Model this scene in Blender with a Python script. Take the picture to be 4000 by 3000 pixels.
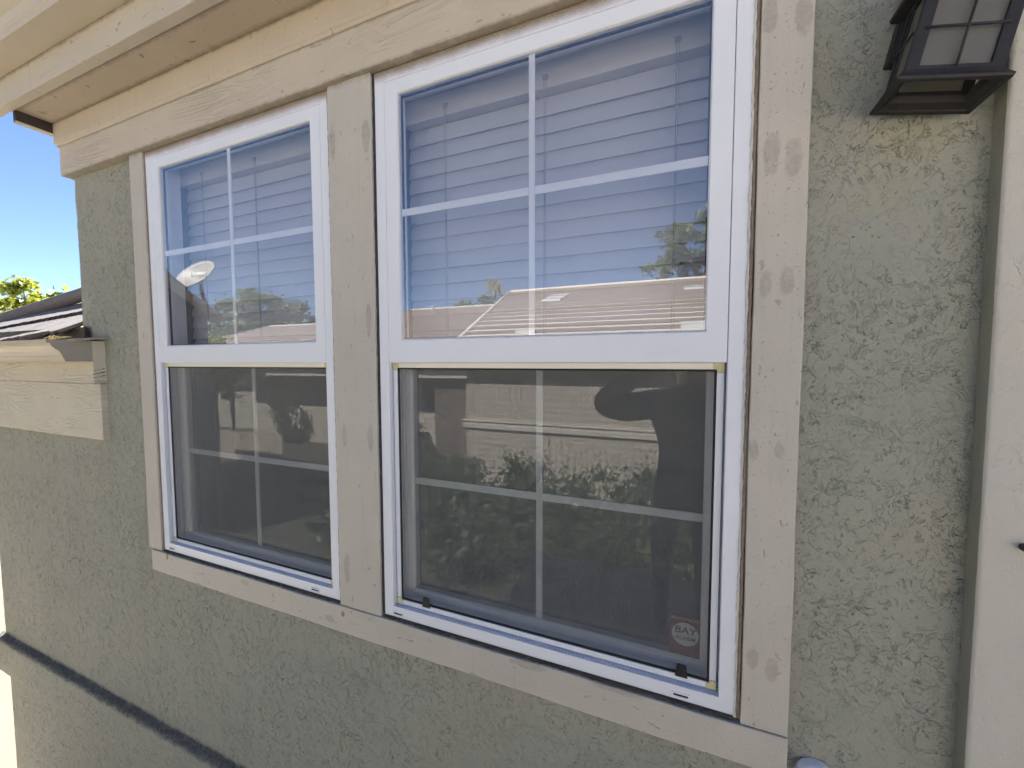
import bpy, bmesh, math, random
import numpy as np
from mathutils import Matrix, Vector

random.seed(7); RNG = np.random.default_rng(7)
scene = bpy.context.scene
for o in list(bpy.data.objects): bpy.data.objects.remove(o, do_unlink=True)
C = scene.collection
RAD = math.radians

# ------------------------------------------------------------------ camera, sky, sun, exposure
# world: X right along the wall, Y into the house, Z up; window frame face is Y = 0, camera height is Z = 0
CAM_D = 0.925
R = np.array([[0.92328557, 0.01950603, -0.38361865],
              [0.38410761, -0.05275542, 0.92177991],
              [-0.00225769, -0.99841694, -0.05620073]])
cam = bpy.data.cameras.new('camera'); camo = bpy.data.objects.new('camera', cam); C.objects.link(camo)
cam.sensor_width = 36.0; cam.lens = 1593.0 / 4000.0 * 36.0
cam.clip_start = 0.01; cam.clip_end = 2000
M = Matrix(((R[0, 0], -R[0, 1], -R[0, 2], 0), (R[1, 0], -R[1, 1], -R[1, 2], -CAM_D),
            (R[2, 0], -R[2, 1], -R[2, 2], 0), (0, 0, 0, 1)))
camo.matrix_world = M
scene.camera = camo

SUN_EL, SUN_AZ = 47.0, 27.0          # azimuth: degrees left of +Y (towards -X)
world = bpy.data.worlds.new('World'); scene.world = world; world.use_nodes = True
wn = world.node_tree.nodes; wl = world.node_tree.links; wn.clear()
sky = wn.new('ShaderNodeTexSky'); sky.sky_type = 'NISHITA'; sky.sun_disc = False
sky.sun_elevation = RAD(SUN_EL); sky.sun_rotation = RAD(-SUN_AZ)
sky.air_density = 0.55; sky.dust_density = 0.0; sky.ozone_density = 2.0
bg = wn.new('ShaderNodeBackground'); bg.inputs['Strength'].default_value = 0.05
wo = wn.new('ShaderNodeOutputWorld')
wl.new(sky.outputs[0], bg.inputs[0]); wl.new(bg.outputs[0], wo.inputs[0])
sl = bpy.data.lights.new('sun', 'SUN'); sl.energy = 5.0; sl.angle = RAD(0.53); sl.color = (1.0, 0.965, 0.91)
so = bpy.data.objects.new('sun', sl); C.objects.link(so)
sd = Vector((-math.sin(RAD(SUN_AZ)) * math.cos(RAD(SUN_EL)), math.cos(RAD(SUN_AZ)) * math.cos(RAD(SUN_EL)), math.sin(RAD(SUN_EL))))
so.rotation_euler = sd.to_track_quat('Z', 'Y').to_euler(); so.location = (-6, 9, 14)

vs = scene.view_settings; vs.view_transform = 'Standard'; vs.look = 'None'; vs.gamma = 1.0; vs.use_curve_mapping = False
vs.exposure = 2.32
scene.render.engine = 'CYCLES'
cy = scene.cycles; cy.use_denoising = True; cy.max_bounces = 10; cy.transparent_max_bounces = 24
cy.diffuse_bounces = 3; cy.glossy_bounces = 4; cy.caustics_reflective = False; cy.caustics_refractive = False
cy.sample_clamp_indirect = 8.0; cy.use_adaptive_sampling = True; cy.adaptive_threshold = 0.035; cy.adaptive_min_samples = 24

# ------------------------------------------------------------------ mesh helpers
class MB:
    def __init__(s): s.v = []; s.f = []; s.m = []
    def add(s, v, f, mi=0):
        n = len(s.v); s.v += [tuple(p) for p in v]; s.f += [tuple(i + n for i in q) for q in f]; s.m += [mi] * len(f); return s
    def box(s, x0, x1, y0, y1, z0, z1, mi=0):
        v = [(x0, y0, z0), (x1, y0, z0), (x1, y1, z0), (x0, y1, z0), (x0, y0, z1), (x1, y0, z1), (x1, y1, z1), (x0, y1, z1)]
        return s.add(v, [(0, 3, 2, 1), (4, 5, 6, 7), (0, 1, 5, 4), (1, 2, 6, 5), (2, 3, 7, 6), (3, 0, 4, 7)], mi)
    def prism_x(s, prof, x0, x1, mi=0, mi_cap=None):
        n = len(prof); v = [(x0, y, z) for y, z in prof] + [(x1, y, z) for y, z in prof]
        s.add(v, [(i, (i + 1) % n, (i + 1) % n + n, i + n) for i in range(n)], mi)
        return s.add(v, [tuple(range(n)), tuple(range(2 * n - 1, n - 1, -1))], mi if mi_cap is None else mi_cap)
    def tube(s, pts, r, n=8, mi=0, cap=True):
        pts = [Vector(p) for p in pts]; rs = r if hasattr(r, '__len__') else [r] * len(pts); v = []; f = []
        for i, p in enumerate(pts):
            d = (pts[min(i + 1, len(pts) - 1)] - pts[max(i - 1, 0)]).normalized()
            a = d.cross(Vector((0, 0, 1)));
            if a.length < 1e-3: a = d.cross(Vector((0, 1, 0)))
            a.normalize(); b = d.cross(a)
            for k in range(n):
                t = 2 * math.pi * k / n; v.append(p + (a * math.cos(t) + b * math.sin(t)) * rs[i])
        for i in range(len(pts) - 1):
            for k in range(n):
                f.append((i * n + k, i * n + (k + 1) % n, (i + 1) * n + (k + 1) % n, (i + 1) * n + k))
        if cap: f += [tuple(range(n - 1, -1, -1)), tuple(range((len(pts) - 1) * n, len(pts) * n))]
        return s.add(v, f, mi)
    def ring(s, x0, x1, z0, z1, prof, w=(1, 1, 1, 1), mi=0):
        # rectangular mitred sweep; prof: (k, y), inset on each side = k * w[side]; sides: left, right, bottom, top
        n = len(prof); v = []
        for (sx, sz) in ((0, 0), (1, 0), (1, 1), (0, 1)):
            for k, y in prof:
                x = x0 + k * w[0] if sx == 0 else x1 - k * w[1]
                z = z0 + k * w[2] if sz == 0 else z1 - k * w[3]
                v.append((x, y, z))
        f = []
        for c in range(4):
            d = (c + 1) % 4
            for i in range(n - 1):
                f.append((c * n + i, d * n + i, d * n + i + 1, c * n + i + 1))
        return s.add(v, f, mi)
    def build(s, name, mats, parent=None, bevel=0.0, smooth=False, seg=2):
        me = bpy.data.meshes.new(name); me.from_pydata(s.v, [], s.f)
        if not isinstance(mats, (list, tuple)): mats = [mats]
        for m in mats: me.materials.append(m)
        if len(mats) > 1: me.polygons.foreach_set('material_index', s.m)
        if smooth: me.polygons.foreach_set('use_smooth', [True] * len(me.polygons))
        me.update()
        bm = bmesh.new(); bm.from_mesh(me); bmesh.ops.recalc_face_normals(bm, faces=bm.faces); bm.to_mesh(me); bm.free()
        return link(name, me, parent, bevel, seg)

def link(name, me, parent=None, bevel=0.0, seg=2):
    o = bpy.data.objects.new(name, me); C.objects.link(o)
    if parent is not None: adopt(o, parent)
    if bevel > 0:
        b = o.modifiers.new('bevel', 'BEVEL'); b.width = bevel; b.segments = seg; b.limit_method = 'ANGLE'; b.angle_limit = RAD(40)
    return o

def wmat(o):
    m = Matrix.LocRotScale(o.location, o.rotation_euler, o.scale)
    return wmat(o.parent) @ o.matrix_parent_inverse @ m if o.parent else m
def adopt(o, parent):
    o.parent = parent; o.matrix_parent_inverse = wmat(parent).inverted()

def thing(name, label, cat, loc=(0, 0, 0), group=None):
    o = bpy.data.objects.new(name, None); C.objects.link(o); o.location = loc; o.empty_display_size = 0.1
    return tag(o, label, cat, group)
def tag(o, label=None, cat=None, group=None, kind=None):
    if label: o['label'] = label
    if cat: o['category'] = cat
    if group: o['group'] = group
    if kind: o['kind'] = kind
    return o

# ------------------------------------------------------------------ material helpers
class NT:
    def __init__(s, mat):
        mat.use_nodes = True; s.t = mat.node_tree; s.t.nodes.clear(); s.n = s.t.nodes; s.l = s.t.links
        s.out = s.n.new('ShaderNodeOutputMaterial'); s._co = None
    def new(s, typ, **kw):
        n = s.n.new(typ)
        for k, v in kw.items(): setattr(n, k, v)
        return n
    def put(s, sock, v):
        if isinstance(v, bpy.types.NodeSocket): s.l.new(v, sock)
        elif v is not None:
            if hasattr(sock.default_value, '__len__') and not hasattr(v, '__len__'): v = (v,) * len(sock.default_value)
            if hasattr(sock.default_value, '__len__') and len(sock.default_value) == 4 and len(v) == 3: v = tuple(v) + (1,)
            sock.default_value = v
    @property
    def co(s):
        if s._co is None: s._co = s.new('ShaderNodeTexCoord').outputs['Object']
        return s._co
    def math(s, op, a, b=None, c=None, clamp=False):
        n = s.new('ShaderNodeMath', operation=op, use_clamp=clamp); s.put(n.inputs[0], a)
        if b is not None: s.put(n.inputs[1], b)
        if c is not None: s.put(n.inputs[2], c)
        return n.outputs[0]
    def vmath(s, op, a, b=None, out=0):
        n = s.new('ShaderNodeVectorMath', operation=op); s.put(n.inputs[0], a)
        if b is not None: s.put(n.inputs[1], b)
        return n.outputs[out]
    def scale(s, v, k): return s.vmath('MULTIPLY', v, k if hasattr(k, '__len__') else (k, k, k))
    def noise(s, vec, scale=5, detail=3, rough=0.5, dist=0.0, out='Fac'):
        n = s.new('ShaderNodeTexNoise'); s.put(n.inputs['Vector'], vec); s.put(n.inputs['Scale'], scale)
        s.put(n.inputs['Detail'], detail); s.put(n.inputs['Roughness'], rough); s.put(n.inputs['Distortion'], dist)
        return n.outputs[out]
    def vor(s, vec, scale=5, feature='F1', out='Distance', rnd=1.0):
        n = s.new('ShaderNodeTexVoronoi', feature=feature); s.put(n.inputs['Vector'], vec); s.put(n.inputs['Scale'], scale)
        s.put(n.inputs['Randomness'], rnd); return n.outputs[out]
    def ramp(s, v, a, b, lo=0.0, hi=1.0, smooth=True):
        n = s.new('ShaderNodeMapRange', interpolation_type='SMOOTHSTEP' if smooth else 'LINEAR')
        s.put(n.inputs[0], v); s.put(n.inputs[1], a); s.put(n.inputs[2], b); s.put(n.inputs[3], lo); s.put(n.inputs[4], hi)
        return n.outputs[0]
    def mix(s, f, a, b, mode='MIX'):
        n = s.new('ShaderNodeMix', data_type='RGBA', blend_type=mode); s.put(n.inputs[0], f); s.put(n.inputs[6], a); s.put(n.inputs[7], b)
        return n.outputs[2]
    def sep(s, v):
        n = s.new('ShaderNodeSeparateXYZ'); s.put(n.inputs[0], v); return n.outputs
    def bump(s, h, strength=0.5, dist=0.01, normal=None):
        n = s.new('ShaderNodeBump'); s.put(n.inputs['Height'], h); s.put(n.inputs['Strength'], strength); s.put(n.inputs['Distance'], dist)
        if normal is not None: s.l.new(normal, n.inputs['Normal'])
        return n.outputs[0]
    def spots(s, items, wob=0.25, freq=40):
        # union of soft ellipses in the X-Z plane: (x, z, rx, rz)
        nz = s.noise(s.co, freq, 3, 0.6); off = s.math('MULTIPLY_ADD', nz, 2 * wob, -wob); tot = None
        for x, z, rx, rz in items:
            d = s.vmath('SUBTRACT', s.co, (x, 0, z)); d = s.vmath('MULTIPLY', d, (1 / rx, 0, 1 / rz))
            ln = s.vmath('LENGTH', d, out='Value'); m = s.ramp(s.math('ADD', ln, off), 1.15, 0.75)
            tot = m if tot is None else s.math('MAXIMUM', tot, m)
        return tot
    def bsdf(s, col, rough=0.6, normal=None, spec=0.4, metal=0.0):
        b = s.new('ShaderNodeBsdfPrincipled'); s.put(b.inputs['Base Color'], col); s.put(b.inputs['Roughness'], rough)
        s.put(b.inputs['Specular IOR Level'], spec); s.put(b.inputs['Metallic'], metal)
        if normal is not None: s.l.new(normal, b.inputs['Normal'])
        s.l.new(b.outputs[0], s.out.inputs[0]); return b
MATS = {}
def mat(name):
    m = bpy.data.materials.new(name); MATS[name] = m; return m, NT(m)

def simple(name, col, rough=0.5, var=0.12, scale=20, bump=0.0, bscale=200, spec=0.4, metal=0.0):
    m, t = mat(name)
    n = t.noise(t.co, scale, 4, 0.6)
    c = t.mix(n, tuple(x * (1 - var) for x in col), tuple(min(1, x * (1 + var)) for x in col))
    nm = t.bump(t.noise(t.co, bscale, 3), bump, 0.003) if bump else None
    t.bsdf(c, t.ramp(n, 0.2, 0.8, rough - 0.08, rough + 0.08), nm, spec, metal); return m

# ---- stucco: real relief (displacement) of torn trowelled plates
def stucco(name, col, amp=0.0042, marks=None, sc=1.0):
    m, t = mat(name)
    p = t.co
    w = t.noise(p, 14 * sc, 3, 0.55, out='Color'); wv = t.scale(t.vmath('SUBTRACT', w, (0.5, 0.5, 0.5)), 0.055)
    p2 = t.vmath('ADD', p, wv)
    p2 = t.vmath('MULTIPLY', p2, (1.0, 1.0, 0.8))
    big = t.noise(p, 3.6 * sc, 2, 0.5)                                       # where the coat is torn or left smooth
    tear = t.ramp(big, 0.40, 0.62)
    a = t.noise(p2, 20 * sc, 5, 0.66); plate = t.ramp(a, 0.48, 0.53)       # trowelled plates with steep torn edges
    b = t.noise(t.vmath('ADD', p2, (3.1, 1.7, 9.2)), 46 * sc, 4, 0.66); lump = t.ramp(b, 0.455, 0.56)
    c = t.noise(t.vmath('ADD', p2, (7.7, 4.1, 2.2)), 36 * sc, 4, 0.68)
    gro = t.ramp(t.math('ABSOLUTE', t.math('SUBTRACT', c, 0.5)), 0.0, 0.014)   # thin torn grooves
    brk = t.ramp(t.noise(p, 38 * sc, 2, 0.5), 0.48, 0.54)
    grm = t.math('MULTIPLY', t.math('SUBTRACT', 1.0, gro), t.math('MULTIPLY', brk, t.ramp(t.noise(p, 7 * sc, 2, 0.5), 0.40, 0.56)))
    c2 = t.noise(t.vmath('ADD', p2, (1.3, 8.2, 5.5)), 74 * sc, 3, 0.65)
    g2 = t.math('MULTIPLY', t.math('SUBTRACT', 1.0, t.ramp(t.math('ABSOLUTE', t.math('SUBTRACT', c2, 0.5)), 0.0, 0.03)), t.math('MULTIPLY', t.ramp(t.noise(p, 60 * sc, 2, 0.5), 0.50, 0.56), t.ramp(t.noise(t.vmath('ADD', p, (4, 4, 4)), 5 * sc, 3, 0.6), 0.36, 0.52)))
    grm = t.math('ADD', grm, t.math('MULTIPLY', g2, 0.6))
    pit = t.ramp(t.vor(p2, 70 * sc), 0.22, 0.08); pit = t.math('MULTIPLY', pit, t.ramp(t.noise(p, 16 * sc, 2), 0.46, 0.58))
    sand = t.noise(p, 420, 2, 0.6); sand2 = t.noise(p, 120, 3, 0.6)
    h = t.math('MULTIPLY', plate, t.math('MULTIPLY_ADD', tear, 0.08, 0.12))
    h = t.math('ADD', h, t.math('MULTIPLY', lump, t.math('MULTIPLY', tear, 0.11)))
    h = t.math('SUBTRACT', h, t.math('MULTIPLY', grm, 0.40)); h = t.math('SUBTRACT', h, t.math('MULTIPLY', pit, 0.35))
    h = t.math('ADD', h, t.math('MULTIPLY', sand, 0.10)); h = t.math('ADD', h, t.math('MULTIPLY', sand2, 0.17))
    h = t.math('ADD', h, t.math('MULTIPLY', t.noise(p, 5, 2), 0.30))
    disp = t.new('ShaderNodeDisplacement'); t.put(disp.inputs['Height'], h); t.put(disp.inputs['Midlevel'], 0.5); t.put(disp.inputs['Scale'], amp)
    t.l.new(disp.outputs[0], t.out.inputs['Displacement'])
    v = t.noise(p, 2.3, 4, 0.6); v2 = t.noise(p, 17, 3, 0.6)
    cc = t.mix(v, tuple(x * 0.94 for x in col), tuple(x * 1.06 for x in col))
    cc = t.mix(t.ramp(v2, 0.35, 0.7, 0, 0.12), cc, (col[0] * 1.1, col[1] * 1.03, col[2] * 0.98))
    cc = t.mix(t.ramp(t.noise(p, 160, 2), 0.64, 0.80, 0, 0.25), cc, tuple(x * 0.6 for x in col))
    wx = t.noise(t.vmath('MULTIPLY', p, (9, 9, 1.1)), 1.0, 4, 0.65)                # faint water streaks and dusty patches
    cc = t.mix(t.ramp(wx, 0.52, 0.72, 0, 0.22), cc, tuple(x * 0.72 for x in col))
    cc = t.mix(t.ramp(t.noise(t.vmath('ADD', p, (5, 2, 8)), 1.7, 4, 0.6), 0.5, 0.72, 0, 0.35), cc, (col[0] * 1.12, col[1] * 1.05, col[2] * 0.92))
    if marks: cc = marks(t, cc)
    t.bsdf(cc, 0.9, t.bump(t.noise(p, 330, 2, 0.6), 0.35, 0.0016), 0.15)
    m.displacement_method = 'BOTH'
    return m

def wall_marks(t, c):
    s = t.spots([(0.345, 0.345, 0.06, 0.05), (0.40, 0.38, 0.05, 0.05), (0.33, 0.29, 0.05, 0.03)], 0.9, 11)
    c = t.mix(t.math('MULTIPLY', s, 0.18), c, (0.36, 0.34, 0.19))  # yellowish patch below the lantern
    # dark run-off dirt lying on the ledge of the band and on the wall right above it
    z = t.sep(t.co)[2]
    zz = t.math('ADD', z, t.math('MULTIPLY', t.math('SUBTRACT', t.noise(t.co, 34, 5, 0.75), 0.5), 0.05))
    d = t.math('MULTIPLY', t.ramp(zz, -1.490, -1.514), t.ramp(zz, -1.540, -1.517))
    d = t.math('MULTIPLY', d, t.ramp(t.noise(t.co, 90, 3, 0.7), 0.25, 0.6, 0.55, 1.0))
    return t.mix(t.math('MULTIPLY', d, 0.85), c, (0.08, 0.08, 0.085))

STUCCO = (0.335, 0.333, 0.284)
M_STUCCO = stucco('grey_green_stucco', STUCCO, 0.0062, wall_marks)
M_STUCCO_SMOOTH = stucco('sanded_green_stucco', (0.27, 0.265, 0.215), 0.0015)
M_CREAM_STUCCO = stucco('cream_stucco', (0.54, 0.515, 0.465), 0.0016, None, 0.6)

# ---- painted timber
def timber(name, col, horiz=False, grain=0.4, patches=None, rust=None, cath=False, drips=0.0, dirt_and_shade=(), chips=0.32):
    m, t = mat(name); p = t.co
    st = (3, 3, 60) if horiz else (60, 3, 3)
    g = t.noise(t.scale(p, st), 1.0, 4, 0.6)
    sp = t.noise(p, 190, 3, 0.7); spm = t.ramp(sp, 0.64, 0.72)
    c = t.mix(t.noise(p, 6, 4, 0.6), tuple(x * 0.90 for x in col), tuple(x * 1.08 for x in col))
    c = t.mix(t.math('MULTIPLY', t.ramp(g, 0.5, 0.8), 0.25), c, tuple(x * 0.72 for x in col))
    c = t.mix(t.math('MULTIPLY', spm, 0.45), c, tuple(x * 0.5 for x in col))
    chn = t.noise(t.scale(p, (26, 26, 60) if horiz else (70, 30, 30)), 1.0, 3, 0.6, 0.4); chm = t.ramp(chn, 0.66, 0.71)
    c = t.mix(t.math('MULTIPLY', chm, chips), c, tuple(x * 0.38 for x in col))
    for (ax, val, wid, stg) in dirt_and_shade:
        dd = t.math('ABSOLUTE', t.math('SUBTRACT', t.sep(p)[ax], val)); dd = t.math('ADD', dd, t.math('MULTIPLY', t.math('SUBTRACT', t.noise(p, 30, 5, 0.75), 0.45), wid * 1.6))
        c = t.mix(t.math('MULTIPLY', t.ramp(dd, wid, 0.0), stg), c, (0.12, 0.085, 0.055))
    if drips:
        dn = t.noise(t.vmath('MULTIPLY', p, (55, 5, 3)), 1.0, 3, 0.6)
        c = t.mix(t.math('MULTIPLY', t.ramp(dn, 0.6, 0.74), drips), c, tuple(x * 0.55 for x in col))
    if patches:
        pm = t.spots(patches, 0.5, 60)
        c = t.mix(t.math('MULTIPLY', pm, t.ramp(t.noise(p, 70, 3, 0.7), 0.2, 0.7, 0.3, 0.78)), c, (0.36, 0.32, 0.275))
    if rust:
        rm = t.spots(rust, 0.4, 120); c = t.mix(t.math('MULTIPLY', rm, 0.85), c, (0.30, 0.15, 0.05))
    h = t.math('ADD', t.math('MULTIPLY', g, grain), t.math('MULTIPLY', t.noise(p, 260, 3, 0.6), 0.35))
    if cath:
        q = t.noise(t.scale(p, (1.6, 1.0, 11)), 1.0, 2, 0.5, 0.25)
        ln = t.math('SINE', t.math('MULTIPLY', q, 95)); ln = t.ramp(ln, -0.2, 0.9)
        msk = t.ramp(t.noise(t.scale(p, (2.5, 1, 7)), 1.0, 2), 0.40, 0.62)
        h = t.math('ADD', h, t.math('MULTIPLY', t.math('MULTIPLY', ln, msk), 1.1))
        c = t.mix(t.math('MULTIPLY', t.math('MULTIPLY', t.ramp(ln, 0.35, 0.0), msk), 0.22), c, tuple(x * 0.62 for x in col))
    h = t.math('SUBTRACT', h, t.math('MULTIPLY', spm, 0.6)); h = t.math('SUBTRACT', h, t.math('MULTIPLY', chm, 0.9))
    t.bsdf(c, 0.62, t.bump(h, 0.85, 0.0018), 0.35); return m

TRIM = (0.525, 0.485, 0.43)
post_patches = [(-0.938, 0.625, 0.011, 0.055), (-0.817, 0.62, 0.014, 0.045), (-0.82, 0.117, 0.010, 0.05), (-0.921, -0.219, 0.009, 0.035),
                (-0.823, -0.219, 0.011, 0.04), (-0.925, -0.626, 0.013, 0.05), (-1.925, 0.1, 0.006, 0.01),
                (0.139, 0.639, 0.012, 0.035), (0.191, 0.622, 0.014, 0.035), (0.148, 0.388, 0.014, 0.04), (0.183, 0.372, 0.014, 0.042),
                (0.145, 0.146, 0.011, 0.025), (0.18, 0.148, 0.012, 0.028), (0.134, -0.177, 0.009, 0.022), (0.177, -0.174, 0.008, 0.016),
                (0.144, -0.6, 0.012, 0.022), (0.177, -0.617, 0.011, 0.025)]
M_TRIM_V = timber('cream_paint_upright_board', TRIM, False, 0.3, post_patches, dirt_and_shade=((2, .79, .03, .5),))
M_TRIM_SILL = timber('cream_paint_sill_board', TRIM, True, 0.25, [(-1.388, -0.768, 0.022, 0.010), (-0.342, -0.757, 0.05, 0.012), (-0.129, -0.752, 0.06, 0.008), (-1.0, -0.80, 0.02, 0.012)],
                     [(-1.841, -0.760, 0.008, 0.012), (-0.943, -0.772, 0.007, 0.010)], drips=0.22)
M_HEADER = timber('cream_paint_grained_header', (0.54, 0.47, 0.385), True, 0.2, cath=True, dirt_and_shade=((2, .783, .012, .5), (2, .905, .012, .5)), chips=0.45)
M_EAVE = timber('tan_paint_eave_board', (0.52, 0.44, 0.35), False, 0.3, cath=False, dirt_and_shade=((2, .994, .014, .55),), chips=0.55, drips=0.12)
M_SOFFIT = timber('tan_paint_soffit', (0.47, 0.39, 0.305), True, 0.4, None, None, drips=0.06, dirt_and_shade=((1, -.036, .02, .5), (1, -.138, .016, .45)), chips=0.7)
M_FASCIA = timber('cream_paint_fascia', (0.53, 0.47, 0.385), True, 0.2, None, None, drips=0.35, dirt_and_shade=((2, 1.09, .022, .7), (1, -.139, .006, .4)), chips=0.5)
M_SHADEWOOD = timber('shade_dark_timber', (0.045, 0.035, 0.03), True, 0.6)  # near-black timber: shade and dirt of the eave end put into its colour
M_LEFTBOARD = timber('cream_paint_frieze', (0.58, 0.53, 0.43), True, 0.2, cath=True, chips=0.4, dirt_and_shade=((2, -.0915, .006, .75),))  # the dark line on the frieze paints the shadow under the fascia
M_GUTTER = simple('cream_gutter_metal', (0.52, 0.45, 0.355), 0.45, 0.10, 9, 0.2, 120)
M_GUTTER_GREY = simple('grey_flashing_and_cap_shade', (0.36, 0.33, 0.28), 0.6, 0.10, 14, 0.2, 160)  # greyer gutter metal; the end cap's shade is put into this colour

# ---- window plastics
def pvc(name, col, dirt_top=None, yellow=0.0):
    m, t = mat(name); p = t.co
    c = t.mix(t.noise(p, 5, 3), tuple(x * 0.96 for x in col), col)
    sp = t.ramp(t.noise(p, 240, 2, 0.5), 0.71, 0.76); c = t.mix(t.math('MULTIPLY', sp, 0.45), c, (0.35, 0.33, 0.31))
    if dirt_top is not None:
        z = t.sep(p)[2]
        zz = t.math('ADD', z, t.math('MULTIPLY', t.math('SUBTRACT', t.noise(p, 18, 5, 0.7), 0.5), 0.020))
        d = t.ramp(zz, dirt_top - 0.036, dirt_top - 0.002)
        d = t.math('MULTIPLY', d, t.ramp(t.noise(p, 320, 2, 0.6), 0.2, 0.6, 0.55, 1.0))
        c = t.mix(d, c, (0.22, 0.15, 0.085))
        zb = t.math('ADD', z, t.math('MULTIPLY', t.noise(p, 60, 4, 0.7), 0.012))
        d2 = t.ramp(zb, -0.728, -0.742); c = t.mix(t.math('MULTIPLY', d2, 0.6), c, (0.25, 0.23, 0.22))
    t.bsdf(c, 0.38, t.bump(t.noise(p, 60, 2), 0.04, 0.002), 0.45); return m
M_PVC = pvc('white_vinyl', (0.785, 0.80, 0.865))
M_PVC_FRAME = pvc('white_vinyl_weathered', (0.785, 0.80, 0.865), 0.783)
M_PVC_CREAM = pvc('yellowed_vinyl', (0.80, 0.77, 0.68))
M_YELLOW = simple('yellowed_corner_plastic', (0.66, 0.60, 0.36), 0.5, 0.2, 90)
M_SASH_IN = pvc('white_vinyl_inner_sash', (0.86, 0.85, 0.84))
M_GASKET = simple('black_rubber', (0.012, 0.012, 0.013), 0.6, 0.2)
M_BLACKTAB = simple('black_plastic', (0.02, 0.02, 0.021), 0.45, 0.2)
M_GRILLE = simple('white_grille_bar', (0.90, 0.90, 0.92), 0.45, 0.02)
M_CAULK_BR = simple('brown_old_caulk', (0.27, 0.21, 0.16), 0.8, 0.5, 90, 0.9, 300)
M_CAULK_DK = simple('dark_perished_caulk', (0.055, 0.05, 0.052), 0.85, 0.7, 110, 1.0, 260)
M_CAULK_LT = simple('pale_smeared_caulk', (0.66, 0.64, 0.60), 0.7, 0.12, 70, 0.8, 260)
M_SLOT = simple('dark_slot', (0.02, 0.02, 0.022), 0.8, 0.2)

def glass(name, ior, tint):
    m, t = mat(name)
    gm = t.new('ShaderNodeNewGeometry'); cosv = t.math('ABSOLUTE', t.vmath('DOT_PRODUCT', gm.outputs['Normal'], gm.outputs['Incoming'], out='Value'))
    fr = t.math('MULTIPLY_ADD', t.math('POWER', t.math('SUBTRACT', 1.0, cosv, clamp=True), 5.0), 1 - ior, ior)
    tr = t.new('ShaderNodeBsdfTransparent'); tr.inputs[0].default_value = tint + (1,)
    gl = t.new('ShaderNodeBsdfGlossy'); gl.inputs['Roughness'].default_value = 0.0; gl.inputs[0].default_value = (0.97, 0.98, 1.0, 1)
    # faint waviness of the sheet and a film of dust
    bn = t.bump(t.noise(t.co, 2.2, 1), 0.012, 0.02); t.l.new(bn, gl.inputs['Normal'])
    mx = t.new('ShaderNodeMixShader'); t.l.new(fr, mx.inputs[0]); t.l.new(tr.outputs[0], mx.inputs[1]); t.l.new(gl.outputs[0], mx.inputs[2])
    df = t.new('ShaderNodeBsdfDiffuse'); df.inputs[0].default_value = (0.6, 0.6, 0.6, 1)
    m2 = t.new('ShaderNodeMixShader'); dust = t.ramp(t.noise(t.co, 7, 5, 0.7), 0.35, 0.9, 0.01, 0.06)
    t.l.new(dust, m2.inputs[0]); t.l.new(mx.outputs[0], m2.inputs[1]); t.l.new(df.outputs[0], m2.inputs[2])
    t.l.new(m2.outputs[0], t.out.inputs[0]); return m
M_GLASS = glass('coated_window_glass', 0.24, (0.95, 0.95, 0.97))
M_GLASS_LOW = glass('coated_window_glass_lower', 0.16, (0.82, 0.85, 0.86))
M_MESH = simple('charcoal_fibre_mesh', (0.30, 0.30, 0.295), 0.7, 0.3, 30)
M_BLIND = simple('white_blind_slat', (0.57, 0.565, 0.59), 0.45, 0.03, 8)
M_CORD = simple('grey_cord', (0.36, 0.36, 0.38), 0.8, 0.1)
M_RETURN = simple('shaded_return_paint', (0.17, 0.17, 0.18), 0.9, 0.05, 3)  # darker than the room paint; shade beside the blinds is put into it
M_ROOM = simple('room_paint', (0.34, 0.32, 0.30), 0.9, 0.05, 3)
M_ROOMFLOOR = simple('room_carpet', (0.16, 0.13, 0.11), 0.95, 0.2, 30)

# ---- surroundings
M_CONCRETE = simple('pale_concrete', (0.56, 0.50, 0.42), 0.9, 0.14, 1.5, 0.3, 60)
M_LANDING = simple('landing_concrete', (0.44, 0.40, 0.35), 0.9, 0.15, 3, 0.3, 90)
def tile_mat(name, col, sx):
    m, t = mat(name); p = t.co
    n = t.noise(t.scale(p, sx), 1.0, 5, 0.7); c = t.mix(n, tuple(x * 0.62 for x in col), tuple(x * 1.25 for x in col))
    c = t.mix(t.ramp(t.noise(p, 3, 3, 0.7), 0.55, 0.75, 0, 0.35), c, tuple(x * 0.5 for x in col))
    t.bsdf(c, 0.9, t.bump(n, 0.5, 0.006), 0.2); return m
M_TILE = tile_mat('weathered_roof_tile', (0.205, 0.19, 0.185), (14, 60, 60))
M_TILEBUTT = tile_mat('shade_dark_tile_edge', (0.055, 0.048, 0.05), (40, 40, 40))  # butt faces darkened: their shade is put into the colour
M_TILECAP = tile_mat('grey_ridge_tile', (0.22, 0.205, 0.20), (30, 30, 30))
M_TILE_OPP = tile_mat('tan_concrete_tile', (0.43, 0.385, 0.315), (3.3, 20, 20))
M_TILE_OPP2 = tile_mat('grey_concrete_tile', (0.36, 0.32, 0.275), (3.3, 20, 20))
M_OPPWALL = simple('opposite_tan_stucco', (0.46, 0.415, 0.34), 0.9, 0.10, 12, 0.6, 40)
M_OPPTRIM = simple('opposite_pale_trim', (0.62, 0.58, 0.50), 0.8, 0.06)
M_OPPDARK = simple('brown_eave_and_butt_shade', (0.16, 0.13, 0.11), 0.85, 0.2)
M_VENTWHITE = simple('pale_roof_vent', (0.38, 0.38, 0.375), 0.5, 0.05)
M_FENCE = simple('tan_fence_board', (0.44, 0.38, 0.30), 0.85, 0.2, 20, 0.3)
M_GARAGE = simple('grey_clapboard', (0.10, 0.10, 0.105), 0.85, 0.1)
M_DISH = simple('satin_grey_dish', (0.25, 0.245, 0.235), 0.5, 0.05)
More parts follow.
